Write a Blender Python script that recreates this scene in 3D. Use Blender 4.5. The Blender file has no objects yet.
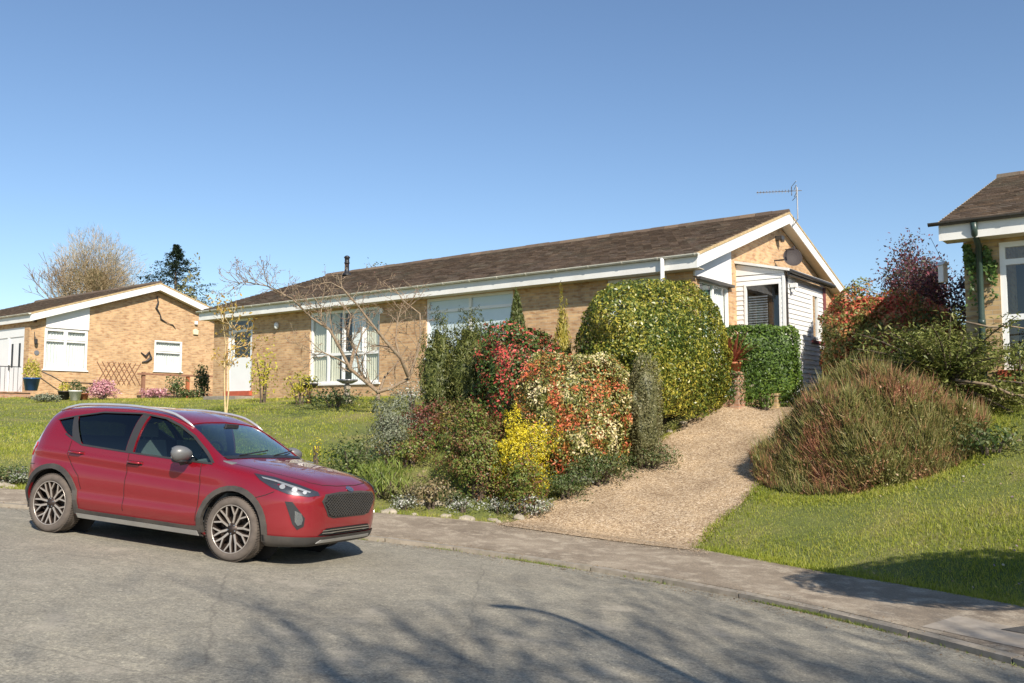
import bpy, bmesh, math, random
import numpy as np
from mathutils import Vector, Matrix
from mathutils.bvhtree import BVHTree
random.seed(7)
RNG = np.random.default_rng(11)
R = math.radians
SC = bpy.context.scene
COL = SC.collection
# ------------------------------------------------------------------ camera model (eye 1.46 m above the front wheel's road)
FPX = 900.0; PITCH = math.atan(71.5/900); EYE = 1.46
def ray(px, py):
    u = (px-512)/FPX; v = (341.5-py)/FPX
    return (u, math.cos(PITCH)-v*math.sin(PITCH), math.sin(PITCH)+v*math.cos(PITCH))
def atY(px, py, Y):
    r = ray(px, py); k = Y/r[1]
    return Vector((r[0]*k, Y, EYE+r[2]*k))
# ------------------------------------------------------------------ terrain
def zr(x, y):
    x = max(-14, min(9, x))
    if x < -1: z = -.083*(x+2.76)
    else: z = -.083*1.76-(.083*(x+1)-.0045*min(x+1, 6)**2)
    return z-.0236*(max(min(y, 12), 6)-9)
KERB = [(-40,4),(-24,8.2),(-14,10.6),(-9,11.5),(-6.5,11.72),(-4,11.75),(-1.8,11.5),(-.77,11.22),(.21,10.72),(1.15,10.15),(1.94,9.45),(2.55,8.75),(3.04,8.03),(3.72,6.7),(4.35,5),(5.1,2),(6.0,-3),(7,-12),(8,-40)]
BACK = [(-40,6),(-24,10.2),(-14,12.1),(-9,12.7),(-6.9,12.85),(-4,13.2),(-1.94,13.35),(-.03,13.2),(1.21,12.6),(2.32,11.85),(2.99,11.05),(3.48,10.35),(4.07,9.6),(4.74,8.5),(5.6,6.4),(6.6,2.5),(7.6,-3),(8.6,-12),(9.6,-40)]
def smooth_line(pts, n=8):
    P = [np.array(p, float) for p in pts]; out = []
    for i in range(len(P)-1):
        p0 = P[max(i-1, 0)]; p1 = P[i]; p2 = P[i+1]; p3 = P[min(i+2, len(P)-1)]
        for k in range(n):
            t = k/n
            out.append(.5*((2*p1)+(-p0+p2)*t+(2*p0-5*p1+4*p2-p3)*t*t+(-p0+3*p1-3*p2+p3)*t**3))
    out.append(P[-1]); return np.array(out)
KL = smooth_line(KERB, 6); BL = smooth_line(BACK, 6)
def sdist(L, x, y):
    """signed distance, positive on the house side (left of the line's direction)"""
    a = L[:-1]; b = L[1:]; d = b-a
    p = np.array([x, y])
    t = np.clip(((p-a)*d).sum(1)/(d*d).sum(1), 0, 1)
    q = a+d*t[:, None]; v = p-q; dist = np.hypot(v[:, 0], v[:, 1]); i = int(dist.argmin())
    cr = d[i, 0]*v[i, 1]-d[i, 1]*v[i, 0]
    return float(dist[i])*(1 if cr > 0 else -1)
def pav(x, y):
    dk = sdist(KL, x, y)
    return zr(x, y)+.05+.10*max(0, min(1, dk/2))
A_ = (-.7944, .6074); B_ = (.6074, .7944); RZ = math.atan2(-.6074, .7944)
def loc2w(O, x, y): return (O[0]-A_[0]*x+B_[0]*y, O[1]-A_[1]*x+B_[1]*y)
OM = (3.97, 19.1); OL = (-17.85, 33.2); OR = (6.92, 15.0)
CP = []
for p in BACK[1:-1]: CP.append((p[0], p[1], pav(*p)))
for x in (-18, -15, -11, -7, -3, 0): CP.append((*loc2w(OM, x, .3), 1.93 if x < -1 else 1.8))
for x in (-14, -7, 0): CP.append((*loc2w(OM, x, 6), 2.1))
CP += [(*loc2w(OM, .9, 2.0), 1.6), (*loc2w(OM, .9, 6), 2.15), (4.9, 19.4, 1.70), (6.6, 19.0, 1.74), (5.3, 17.2, 1.26), (3.3, 15.6, .60), (9, 24, 2.0), (14, 30, 2.2)]
for y in (0, 4, 9): CP.append((*loc2w(OL, 0, y), 2.05))
CP += [(*loc2w(OL, -4, -1.5), 1.95), (*loc2w(OL, -9, -1), 1.95), (-12, 22, 1.15), (-20, 22, 1.4)]
CP += [(*loc2w(OR, .6, .2), 1.62), (*loc2w(OR, 4, .2), 1.68), (*loc2w(OR, 3, 7), 2.2), (14, 6, 1.6), (18, -5, 1.4), (25, 12, 2.2)]
CP += [(-35, 45, 2.4), (-60, 60, 2.6), (0, 60, 2.6), (40, 55, 2.6), (70, 20, 2.4), (-60, 20, 2.0), (60, -20, 2)]
CPa = np.array(CP)
def _phi(d2): return np.sqrt(d2+.6)
_d2 = ((CPa[:, None, :2]-CPa[None, :, :2])**2).sum(2)
_n = len(CPa); _M = np.zeros((_n+1, _n+1)); _M[:_n, :_n] = _phi(_d2)+np.eye(_n)*.02*-1; _M[:_n, _n] = 1; _M[_n, :_n] = 1
_w = np.linalg.solve(_M, np.append(CPa[:, 2], 0))
def lawn_z(x, y):
    d2 = (CPa[:, 0]-x)**2+(CPa[:, 1]-y)**2
    return float((_phi(d2)*_w[:_n]).sum()+_w[_n])
DRL = [(-.12,13.0),(-.10,13.24),(1.3,15.0),(2.6,16.7),(3.8,18.2),(4.9,19.7),(5.6,20.6)]
DRR = [(2.4,11.6),(2.32,11.88),(3.35,13.3),(4.45,15.0),(5.65,16.8),(7.0,19.0),(7.8,20.3)]
def H(x, y):
    db = sdist(BL, x, y)
    if db > 0:
        z = lawn_z(x, y); p = pav(x, y); t = min(1, db/.8); t = t*t*(3-2*t)
        return p*(1-t)+z*t-.012
    dk = sdist(KL, x, y)
    if dk > 0.05: return pav(x, y)-.04
    return zr(x, y)-.05
def gp(px, py, dz=0):
    r = ray(px, py); k = 4.0
    while k < 70:
        if EYE+r[2]*k < H(r[0]*k, r[1]*k)+dz: break
        k += .05
    return Vector((r[0]*k, r[1]*k, H(r[0]*k, r[1]*k)))
# ------------------------------------------------------------------ object helpers
def link(name, me, parent=None, mats=()):
    o = bpy.data.objects.new(name, me); COL.objects.link(o)
    if parent: o.parent = parent
    for m in mats: me.materials.append(m)
    return o
def mk(name, V, Fc, mats, parent=None, smooth=False, mi=None):
    me = bpy.data.meshes.new(name); me.from_pydata([tuple(v) for v in V], [], Fc); me.update()
    if not isinstance(mats, (list, tuple)): mats = [mats]
    o = link(name, me, parent, mats)
    if mi is not None: me.polygons.foreach_set('material_index', mi)
    if smooth: me.polygons.foreach_set('use_smooth', [True]*len(me.polygons))
    return o
def tag(o, label=None, cat=None, group=None, kind=None):
    if label: o['label'] = label
    if cat: o['category'] = cat
    if group: o['group'] = group
    if kind: o['kind'] = kind
    return o
def empty(name, loc, rz=0, label=None, cat=None, group=None):
    o = bpy.data.objects.new(name, None); COL.objects.link(o); o.location = loc; o.rotation_euler = (0, 0, rz); o.empty_display_size = .2
    return tag(o, label, cat, group)
class MB:
    def __init__(s): s.v = []; s.f = []; s.m = []; s.cur = 0
    def add(s, V, Fc):
        b = len(s.v); s.v += [tuple(v) for v in V]; s.f += [tuple(i+b for i in f) for f in Fc]; s.m += [s.cur]*len(Fc)
    def box(s, x0, x1, y0, y1, z0, z1):
        s.add([(x0,y0,z0),(x1,y0,z0),(x1,y1,z0),(x0,y1,z0),(x0,y0,z1),(x1,y0,z1),(x1,y1,z1),(x0,y1,z1)],
              [(0,3,2,1),(4,5,6,7),(0,1,5,4),(1,2,6,5),(2,3,7,6),(3,0,4,7)])
    def prism(s, poly, axis, a, b):
        """poly 2D; axis 'x' -> poly=(y,z), 'y' -> (x,z), 'z' -> (x,y)"""
        n = len(poly)
        def P(p, t): return {'x': (t, p[0], p[1]), 'y': (p[0], t, p[1]), 'z': (p[0], p[1], t)}[axis]
        s.add([P(p, a) for p in poly]+[P(p, b) for p in poly], [tuple(range(n)), tuple(range(2*n-1, n-1, -1))]+[(i, n+i, n+(i+1) % n, (i+1) % n) for i in range(n)])
    def tube(s, pts, rad, n=8, cap=True):
        pts = [Vector(p) for p in pts]; k = len(pts)
        if not hasattr(rad, '__len__'): rad = [rad]*k
        b = len(s.v); prev = None
        for i, p in enumerate(pts):
            d = (pts[min(i+1, k-1)]-pts[max(i-1, 0)])
            if d.length < 1e-9: d = Vector((0,0,1))
            d.normalize()
            u = prev-d*prev.dot(d) if prev is not None else d.orthogonal()
            if u.length < 1e-6: u = d.orthogonal()
            u.normalize(); w = d.cross(u); prev = u
            for j in range(n):
                a = 2*math.pi*j/n; s.v.append(tuple(p+(u*math.cos(a)+w*math.sin(a))*rad[i]))
        for i in range(k-1):
            for j in range(n):
                s.f.append((b+i*n+j, b+i*n+(j+1) % n, b+(i+1)*n+(j+1) % n, b+(i+1)*n+j)); s.m.append(s.cur)
        if cap:
            s.f.append(tuple(b+j for j in range(n))[::-1]); s.m.append(s.cur)
            s.f.append(tuple(b+(k-1)*n+j for j in range(n))); s.m.append(s.cur)
    def lathe(s, prof, c=(0,0,0), n=20, axis='z'):
        b = len(s.v); k = len(prof)
        for r_, h in prof:
            for j in range(n):
                a = 2*math.pi*j/n; x, y = r_*math.cos(a), r_*math.sin(a)
                q = (x, y, h) if axis == 'z' else ((x, h, y) if axis == 'y' else (h, x, y))
                s.v.append((q[0]+c[0], q[1]+c[1], q[2]+c[2]))
        for i in range(k-1):
            for j in range(n):
                s.f.append((b+i*n+j, b+i*n+(j+1) % n, b+(i+1)*n+(j+1) % n, b+(i+1)*n+j)); s.m.append(s.cur)
    def build(s, name, mats, parent=None, smooth=False, bevel=0):
        o = mk(name, s.v, s.f, mats, parent, smooth, s.m if isinstance(mats, (list, tuple)) and len(mats) > 1 else None)
        bm = bmesh.new(); bm.from_mesh(o.data); bmesh.ops.recalc_face_normals(bm, faces=bm.faces); bm.to_mesh(o.data); bm.free()
        if bevel:
            m = o.modifiers.new('bevel', 'BEVEL'); m.width = bevel; m.segments = 2; m.limit_method = 'ANGLE'
        return o
def bxo(name, dims, mat, parent=None, bevel=0):
    m = MB(); m.box(*dims); return m.build(name, mat, parent, bevel=bevel)
# ------------------------------------------------------------------ materials
def newmat(name):
    m = bpy.data.materials.new(name); m.use_nodes = True; nt = m.node_tree
    return m, nt, nt.nodes['Principled BSDF']
def N(nt, t, **k):
    n = nt.nodes.new(t)
    for a, b in k.items():
        if a in n.inputs: n.inputs[a].default_value = b
        else: setattr(n, a, b)
    return n
def c4(c): return (c[0], c[1], c[2], 1)
def ramp(nt, fac, stops, interp='LINEAR'):
    r = nt.nodes.new('ShaderNodeValToRGB'); r.color_ramp.interpolation = interp
    e = r.color_ramp.elements
    while len(e) < len(stops): e.new(.5)
    for i, (p, c) in enumerate(stops): e[i].position = p; e[i].color = c4(c)
    nt.links.new(fac, r.inputs[0]); return r.outputs[0]
def coords(nt, scale=(1,1,1)):
    t = nt.nodes.new('ShaderNodeTexCoord'); mp = nt.nodes.new('ShaderNodeMapping'); mp.inputs['Scale'].default_value = scale
    nt.links.new(t.outputs['Object'], mp.inputs['Vector']); return mp.outputs[0]
def noise(nt, vec, scale, detail=4, rough=.55):
    n = N(nt, 'ShaderNodeTexNoise'); n.inputs['Scale'].default_value = scale; n.inputs['Detail'].default_value = detail; n.inputs['Roughness'].default_value = rough
    nt.links.new(vec, n.inputs['Vector']); return n.outputs['Fac']
def mixc(nt, f, a, b, mode='MIX'):
    m = nt.nodes.new('ShaderNodeMix'); m.data_type = 'RGBA'; m.blend_type = mode
    for sock, val in ((m.inputs[0], f), (m.inputs[6], a), (m.inputs[7], b)):
        if isinstance(val, (int, float)): sock.default_value = val
        elif isinstance(val, (tuple, list)): sock.default_value = c4(val)
        else: nt.links.new(val, sock)
    return m.outputs[2]
def math_(nt, op, a, b=0.0):
    m = nt.nodes.new('ShaderNodeMath'); m.operation = op
    for i, val in enumerate((a, b)):
        if isinstance(val, (int, float)): m.inputs[i].default_value = val
        else: nt.links.new(val, m.inputs[i])
    return m.outputs[0]
def bump(nt, h, bs, strength=.3, dist=.01):
    b = nt.nodes.new('ShaderNodeBump'); b.inputs['Strength'].default_value = strength; b.inputs['Distance'].default_value = dist
    nt.links.new(h, b.inputs['Height']); nt.links.new(b.outputs[0], bs.inputs['Normal'])
def simple(name, col, rough=.6, metal=0, var=.12, scale=6, coat=0, dirt=None):
    m, nt, bs = newmat(name); v = coords(nt)
    n = noise(nt, v, scale, 5)
    lo = tuple(c*(1-var) for c in col); hi = tuple(min(1, c*(1+var)) for c in col)
    out = ramp(nt, n, [(.3, lo), (.7, hi)])
    if dirt:
        n2 = noise(nt, v, scale*.35, 6, .7); f = ramp(nt, n2, [(.45, (0,0,0)), (.75, (1,1,1))])
        out = mixc(nt, math_(nt, 'MULTIPLY', f, .5), out, dirt)
    nt.links.new(out, bs.inputs['Base Color']); bs.inputs['Roughness'].default_value = rough; bs.inputs['Metallic'].default_value = metal
    bs.inputs['Coat Weight'].default_value = coat
    return m
def leafmat(name, pal, clump=1.2, mixn=.45, trans=.3, rough=.5):
    """pal: colours in ramp order; island random + spatial clumps pick the colour"""
    m, nt, bs = newmat(name)
    g = nt.nodes.new('ShaderNodeNewGeometry'); v = coords(nt)
    n = noise(nt, v, clump, 3, .6)
    n = math_(nt, 'MULTIPLY', math_(nt, 'SUBTRACT', n, .5), 2.2*mixn); n = math_(nt, 'ADD', n, .5*mixn)
    f = math_(nt, 'ADD', math_(nt, 'MULTIPLY', g.outputs['Random Per Island'], 1-mixn), n)
    k = len(pal); out = ramp(nt, f, [((i+.5)/k, c) for i, c in enumerate(pal)])
    nt.links.new(out, bs.inputs['Base Color']); bs.inputs['Roughness'].default_value = rough
    tr = nt.nodes.new('ShaderNodeBsdfTranslucent'); mx = nt.nodes.new('ShaderNodeMixShader'); mx.inputs[0].default_value = trans
    nt.links.new(out, tr.inputs[0]); nt.links.new(bs.outputs[0], mx.inputs[1]); nt.links.new(tr.outputs[0], mx.inputs[2])
    nt.links.new(mx.outputs[0], nt.nodes['Material Output'].inputs['Surface'])
    return m
def brickmat(name, c1, c2, mort, stain=.25):
    m, nt, bs = newmat(name)
    t = nt.nodes.new('ShaderNodeTexCoord'); sx = nt.nodes.new('ShaderNodeSeparateXYZ'); nt.links.new(t.outputs['Object'], sx.inputs[0])
    cx = nt.nodes.new('ShaderNodeCombineXYZ'); nt.links.new(math_(nt, 'ADD', sx.outputs[0], sx.outputs[1]), cx.inputs[0]); nt.links.new(sx.outputs[2], cx.inputs[1])
    b = nt.nodes.new('ShaderNodeTexBrick'); nt.links.new(cx.outputs[0], b.inputs['Vector'])
    b.inputs['Scale'].default_value = 1; b.inputs['Brick Width'].default_value = .225; b.inputs['Row Height'].default_value = .075
    b.inputs['Mortar Size'].default_value = .006; b.inputs['Mortar Smooth'].default_value = .2; b.inputs['Bias'].default_value = 0
    b.inputs['Color1'].default_value = c4(c1); b.inputs['Color2'].default_value = c4(c2); b.inputs['Mortar'].default_value = c4(mort)
    n = noise(nt, cx.outputs[0], 1.3, 5, .65); f = ramp(nt, n, [(.35, (.82,.80,.78)), (.65, (1.08,1.06,1.04))])
    # per-brick variety: noise sampled on stretched coordinates
    mp = nt.nodes.new('ShaderNodeMapping'); mp.inputs['Scale'].default_value = (4.4, 13.3, 1); nt.links.new(cx.outputs[0], mp.inputs[0])
    n2 = noise(nt, mp.outputs[0], 1.0, 1, .5); f2 = ramp(nt, n2, [(.3, (.66,.52,.44)), (.46, (1,1,1)), (.72, (1.15,1.13,1.08))])
    o = mixc(nt, 1.0, b.outputs['Color'], f, 'MULTIPLY'); o = mixc(nt, .8, o, f2, 'MULTIPLY')
    nt.links.new(o, bs.inputs['Base Color']); bs.inputs['Roughness'].default_value = .9
    bump(nt, math_(nt, 'SUBTRACT', 1, b.outputs['Fac']), bs, .5, .006)
    return m
M = {}
M['brick'] = brickmat('tan_brick', (.60,.40,.215), (.47,.29,.155), (.50,.41,.29))
M['brick_right'] = brickmat('stock_brick', (.48,.36,.19), (.38,.26,.13), (.36,.30,.22))
M['brick_red'] = brickmat('paver_brick', (.40,.22,.14), (.46,.30,.20), (.40,.34,.28))
M['white'] = simple('white_pvc', (.80,.80,.78), .35, var=.03, scale=2)
M['white_board'] = simple('white_painted_board', (.78,.77,.73), .5, var=.05, scale=3, dirt=(.55,.52,.45))
M['soffit'] = simple('soffit_board', (.62,.56,.44), .6, var=.06)
M['gutter'] = simple('weathered_gutter', (.66,.63,.54), .4, var=.1, scale=4, dirt=(.4,.36,.28))
M['dark_gutter'] = simple('dark_gutter', (.05,.045,.04), .4, var=.2)
M['pipe_green'] = simple('dark_green_pipe', (.035,.06,.05), .35, var=.15)
M['mortar'] = simple('verge_mortar', (.46,.34,.18), .9, var=.25, scale=9)
M['red_tile'] = simple('red_sill_tile', (.45,.10,.05), .6, var=.15)
M['black_plastic'] = simple('black_plastic', (.02,.02,.022), .45, var=.2)
M['metal_grey'] = simple('galvanised', (.35,.35,.36), .45, .7, var=.15)
M['timber'] = simple('weathered_timber', (.26,.13,.08), .8, var=.25, scale=12)
M['iron'] = simple('painted_iron', (.03,.028,.028), .5, var=.2)
M['stone'] = simple('pale_stone', (.36,.31,.24), .9, var=.3, scale=14, dirt=(.2,.19,.13))
M['concrete'] = simple('concrete_kerb', (.29,.25,.20), .9, var=.2, scale=11, dirt=(.16,.15,.09))
M['terracotta'] = simple('terracotta', (.45,.17,.08), .8, var=.2)
M['blue_glaze'] = simple('blue_glaze', (.03,.10,.30), .25, var=.2, coat=.5)
M['bark'] = simple('bark', (.24,.17,.11), .95, var=.35, scale=25, dirt=(.30,.30,.22))
M['bark_dark'] = simple('dark_bark', (.10,.075,.055), .95, var=.3, scale=20)
M['bark_pale'] = simple('pale_bark', (.55,.42,.22), .9, var=.25, scale=20)
M['curtain'] = simple('net_curtain', (.82,.82,.78), .9, var=.06, scale=5)
M['curtain_cream'] = simple('cream_curtain', (.66,.62,.48), .9, var=.08, scale=5)
M['curtain_green'] = simple('green_curtain', (.25,.42,.30), .9, var=.1, scale=5)
M['blind'] = simple('pale_blind', (.80,.84,.84), .8, var=.04, scale=2)
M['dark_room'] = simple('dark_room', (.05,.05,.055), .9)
M['soil'] = simple('soil', (.13,.09,.055), 1, var=.4, scale=8)
def glassmat(name, tint=(.55,.6,.62), refl=1.0, base=.06):
    m, nt, bs = newmat(name); nt.nodes.remove(bs)
    tr = nt.nodes.new('ShaderNodeBsdfTransparent'); tr.inputs[0].default_value = c4(tint)
    gl = nt.nodes.new('ShaderNodeBsdfGlossy'); gl.inputs['Roughness'].default_value = .015; gl.inputs[0].default_value = (1,1,1,1)
    lw = nt.nodes.new('ShaderNodeLayerWeight'); lw.inputs[0].default_value = .5
    f = math_(nt, 'ADD', math_(nt, 'MULTIPLY', math_(nt, 'POWER', lw.outputs[1], 4), refl*.6), base)
    mx = nt.nodes.new('ShaderNodeMixShader'); nt.links.new(f, mx.inputs[0]); nt.links.new(tr.outputs[0], mx.inputs[1]); nt.links.new(gl.outputs[0], mx.inputs[2])
    nt.links.new(mx.outputs[0], nt.nodes['Material Output'].inputs[0]); return m
M['glass'] = glassmat('window_glass', (.88,.92,.93), 1.2, .08)
M['car_glass'] = glassmat('car_glass', (.66,.80,.76), 1.6, .07)
M['car_glass_dark'] = glassmat('privacy_glass', (.10,.13,.15), 1.6, .07)
M['windscreen'] = glassmat('windscreen_glass', (.55,.72,.68), 2.2, .12)
M['lens'] = glassmat('clear_lens', (.9,.92,.95), 1.3, .05)
def tilemat(name, cols):
    m, nt, bs = newmat(name); g = nt.nodes.new('ShaderNodeNewGeometry'); v = coords(nt)
    o = ramp(nt, g.outputs['Random Per Island'], [(i/(len(cols)-1), c) for i, c in enumerate(cols)])
    n = noise(nt, v, 1.1, 6, .7); o = mixc(nt, ramp(nt, n, [(.5,(0,0,0)), (.72,(.7,.7,.7))]), o, (.16,.15,.11))
    n3 = noise(nt, v, 30, 4, .7); o = mixc(nt, .6, o, ramp(nt, n3, [(.3,(.6,.6,.6)), (.7,(1.25,1.25,1.25))]), 'MULTIPLY')
    nt.links.new(o, bs.inputs['Base Color']); bs.inputs['Roughness'].default_value = .92
    bump(nt, n3, bs, .5, .01); return m
M['tile'] = tilemat('brown_tile', [(.095,.066,.047), (.145,.10,.07), (.115,.08,.056), (.20,.14,.095)])
M['tile_right'] = tilemat('brown_tile_right', [(.10,.07,.05), (.17,.12,.085), (.12,.09,.065), (.22,.15,.10)])
def roadmat():
    m, nt, bs = newmat('worn_tarmac'); v = coords(nt)
    big = noise(nt, v, .45, 5, .6); mid = noise(nt, v, 3.0, 6, .7); fine = noise(nt, v, 55, 3, .8)
    vo = nt.nodes.new('ShaderNodeTexVoronoi'); vo.inputs['Scale'].default_value = 70; nt.links.new(v, vo.inputs['Vector'])
    o = ramp(nt, big, [(.3,(.22,.20,.16)), (.5,(.27,.248,.20)), (.7,(.32,.293,.235))])
    o = mixc(nt, .7, o, ramp(nt, mid, [(.3,(.78,.77,.75)), (.5,(1,1,1)), (.75,(1.2,1.18,1.12))]), 'MULTIPLY')
    o = mixc(nt, .9, o, ramp(nt, fine, [(.3,(.5,.5,.5)), (.7,(1.5,1.5,1.46))]), 'MULTIPLY')
    grit = noise(nt, v, 16, 6, .8); o = mixc(nt, .8, o, ramp(nt, grit, [(.35,(.72,.71,.70)), (.5,(1,1,1)), (.66,(1.32,1.30,1.24))]), 'MULTIPLY')
    st = ramp(nt, vo.outputs['Color'], [(.0,(.75,.75,.75)), (.85,(1.0,1.0,1.0)), (.97,(1.7,1.65,1.55))])
    o = mixc(nt, .7, o, st, 'MULTIPLY')
    # pale scuffed patches and thin cracks
    sc = noise(nt, v, 1.4, 8, .75); o = mixc(nt, ramp(nt, sc, [(.56,(0,0,0)), (.66,(.6,.6,.6))]), o, (.40,.355,.28))
    mp = nt.nodes.new('ShaderNodeMapping'); mp.inputs['Scale'].default_value = (1,1,1); nt.links.new(v, mp.inputs[0])
    wn = nt.nodes.new('ShaderNodeTexNoise'); wn.inputs['Scale'].default_value = 2.5; nt.links.new(v, wn.inputs['Vector'])
    dv = mixc(nt, .12, mp.outputs[0], wn.outputs['Color'])
    v2 = nt.nodes.new('ShaderNodeTexVoronoi'); v2.feature = 'DISTANCE_TO_EDGE'; v2.inputs['Scale'].default_value = .33; nt.links.new(dv, v2.inputs['Vector'])
    cr = ramp(nt, v2.outputs['Distance'], [(.0,(.4,.4,.4)), (.004,(0,0,0))]); o = mixc(nt, cr, o, (.09,.08,.065))
    nt.links.new(o, bs.inputs['Base Color']); bs.inputs['Roughness'].default_value = .93
    bump(nt, fine, bs, .55, .012); return m
M['road'] = roadmat()
def pavemat():
    m, nt, bs = newmat('old_pavement'); v = coords(nt)
    big = noise(nt, v, .8, 5, .65); fine = noise(nt, v, 48, 3, .8); mid = noise(nt, v, 4, 7, .75)
    o = ramp(nt, big, [(.35,(.175,.138,.10)), (.55,(.25,.203,.15)), (.7,(.36,.30,.225))])
    o = mixc(nt, ramp(nt, mid, [(.48,(0,0,0)), (.62,(.8,.8,.8))]), o, (.40,.34,.26))
    o = mixc(nt, .9, o, ramp(nt, fine, [(.3,(.65,.65,.65)), (.7,(1.35,1.33,1.3))]), 'MULTIPLY')
    nt.links.new(o, bs.inputs['Base Color']); bs.inputs['Roughness'].default_value = .95; bump(nt, fine, bs, .5, .01); return m
M['pave'] = pavemat()
def drivemat():
    m, nt, bs = newmat('shingle_drive'); v = coords(nt)
    vo = nt.nodes.new('ShaderNodeTexVoronoi'); vo.inputs['Scale'].default_value = 58; nt.links.new(v, vo.inputs['Vector'])
    big = noise(nt, v, .9, 6, .7); s = nt.nodes.new('ShaderNodeSeparateColor'); nt.links.new(vo.outputs['Color'], s.inputs[0])
    o = ramp(nt, s.outputs[0], [(.0,(.17,.11,.06)), (.3,(.34,.24,.145)), (.7,(.46,.335,.205)), (1,(.66,.53,.38))])
    o = mixc(nt, .8, o, ramp(nt, big, [(.32,(.60,.56,.52)), (.5,(1,1,1)), (.68,(1.22,1.18,1.10))]), 'MULTIPLY')
    nt.links.new(o, bs.inputs['Base Color']); bs.inputs['Roughness'].default_value = .95
    bump(nt, math_(nt, 'SUBTRACT', 1, vo.outputs['Distance']), bs, .8, .015); return m
M['drive'] = drivemat()
def groundmat():
    m, nt, bs = newmat('turf_soil'); v = coords(nt)
    a = noise(nt, v, .7, 6, .65); b = noise(nt, v, 14, 5, .8)
    o = ramp(nt, a, [(.3,(.09,.12,.025)), (.5,(.15,.17,.04)), (.66,(.24,.21,.08))])
    o = mixc(nt, .9, o, ramp(nt, b, [(.3,(.5,.5,.5)), (.7,(1.3,1.3,1.2))]), 'MULTIPLY')
    nt.links.new(o, bs.inputs['Base Color']); bs.inputs['Roughness'].default_value = 1; bump(nt, b, bs, .8, .04); return m
M['turf'] = groundmat()
# ------------------------------------------------------------------ ground, road, pavement, drive
def axis_pts(a, b, fine0, fine1, step):
    xs = list(np.arange(fine0, fine1+1e-6, step)); s = step; x = fine0
    while x > a: s *= 1.35; x -= s; xs.insert(0, x)
    s = step; x = fine1
    while x < b: s *= 1.35; x += s; xs.append(x)
    return xs
xs = axis_pts(-600, 600, -17, 12, .22); ys = axis_pts(-300, 900, 5, 25, .22)
V = [(x, y, H(x, y) if abs(x) < 70 and -45 < y < 70 else (2.6 if y > 0 else -.6)) for y in ys for x in xs]; nx = len(xs)
Fc = [(j*nx+i, j*nx+i+1, (j+1)*nx+i+1, (j+1)*nx+i) for j in range(len(ys)-1) for i in range(nx-1)]
tag(mk('ground', V, Fc, M['turf'], smooth=True), kind='structure')
def strip(name, L1, L2, zf, mat, n=10, skirt=.05):
    V = []; Fc = []; k = len(L1)
    for i in range(k):
        for j in range(n+1):
            t = j/n; x = L1[i][0]*(1-t)+L2[i][0]*t; y = L1[i][1]*(1-t)+L2[i][1]*t; V.append((x, y, zf(x, y)))
    for i in range(k-1):
        for j in range(n): Fc.append((i*(n+1)+j, (i+1)*(n+1)+j, (i+1)*(n+1)+j+1, i*(n+1)+j+1))
    b = len(V)
    for e in (0, n):
        s = len(V)
        for i in range(k): v = V[i*(n+1)+e]; V.append((v[0], v[1], v[2]-skirt))
        for i in range(k-1): Fc.append((i*(n+1)+e, (i+1)*(n+1)+e, s+i+1, s+i))
    return tag(mk(name, V, Fc, mat, smooth=False), kind='structure')
RL = np.array([(p[0]-(14 if p[1] > -39 else 14)*.55-3, p[1]-26) for p in KL])
strip('road', RL, KL, zr, M['road'], 26)
def offs(L, d):
    t = np.gradient(L, axis=0); t /= np.hypot(t[:, 0], t[:, 1])[:, None]; return L+np.stack([-t[:, 1], t[:, 0]], 1)*d
K1 = offs(KL, .13)
strip('pavement', K1, BL, pav, M['pave'], 10)
# kerb stones: one low chain of concrete blocks, weeds grow in its gutter
kb = MB(); acc = 0
cum = np.concatenate([[0], np.cumsum(np.hypot(*np.diff(KL, axis=0).T))])
def onL(L, s):
    return np.array([np.interp(s, cum, L[:, 0]), np.interp(s, cum, L[:, 1])])
s = 0
while s < cum[-1]-1:
    a0, a1 = onL(KL, s+.005), onL(KL, s+.905); b0, b1 = onL(K1, s+.005), onL(K1, s+.905)
    mid = (a0+a1)/2
    if -16 < mid[0] < 9 and mid[1] > -6:
        zz = [pav(*p)-.004+random.uniform(-.004,.004) for p in (b0, b1)]
        q = [(a0, zr(*a0)-.1), (a1, zr(*a1)-.1), (b1, zz[1]-.2), (b0, zz[0]-.2), (a0, zr(*a0)+.048), (a1, zr(*a1)+.048), (b1, zz[1]), (b0, zz[0])]
        kb.add([(p[0], p[1], z) for p, z in q], [(0,3,2,1),(4,5,6,7),(0,1,5,4),(1,2,6,5),(2,3,7,6),(3,0,4,7)])
    s += .915
tag(kb.build('kerb', M['concrete']), kind='structure')
DL = smooth_line(DRL, 8); DR = smooth_line(DRR, 8)
tag(strip('driveway', DR, DL, lambda x, y: H(x, y)+.022+(.03 if sdist(BL, x, y) <= 0 else 0), M['drive'], 16, .03), kind='structure')
def sheet(name, pts, mat, lift):
    bm = bmesh.new(); f = bm.faces.new([bm.verts.new((x, y, 0)) for x, y in pts])
    xs_ = [p[0] for p in pts]; ys_ = [p[1] for p in pts]
    for ax, lo, hi in ((0, min(xs_), max(xs_)), (1, min(ys_), max(ys_))):
        t = lo+.25
        while t < hi:
            bmesh.ops.bisect_plane(bm, geom=bm.verts[:]+bm.edges[:]+bm.faces[:], plane_co=(t if ax == 0 else 0, t if ax == 1 else 0, 0), plane_no=(1, 0, 0) if ax == 0 else (0, 1, 0)); t += .25
    for v in bm.verts: v.co.z = lift(v.co.x, v.co.y)
    me = bpy.data.meshes.new(name); bm.to_mesh(me); bm.free(); return link(name, me, None, [mat])
M['patch'] = simple('dark_tarmac_patch', (.07,.065,.06), .95, var=.35, scale=30)
M['pale_conc'] = simple('pale_concrete_path', (.36,.31,.25), .95, var=.22, scale=5, dirt=(.22,.18,.14))
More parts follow.
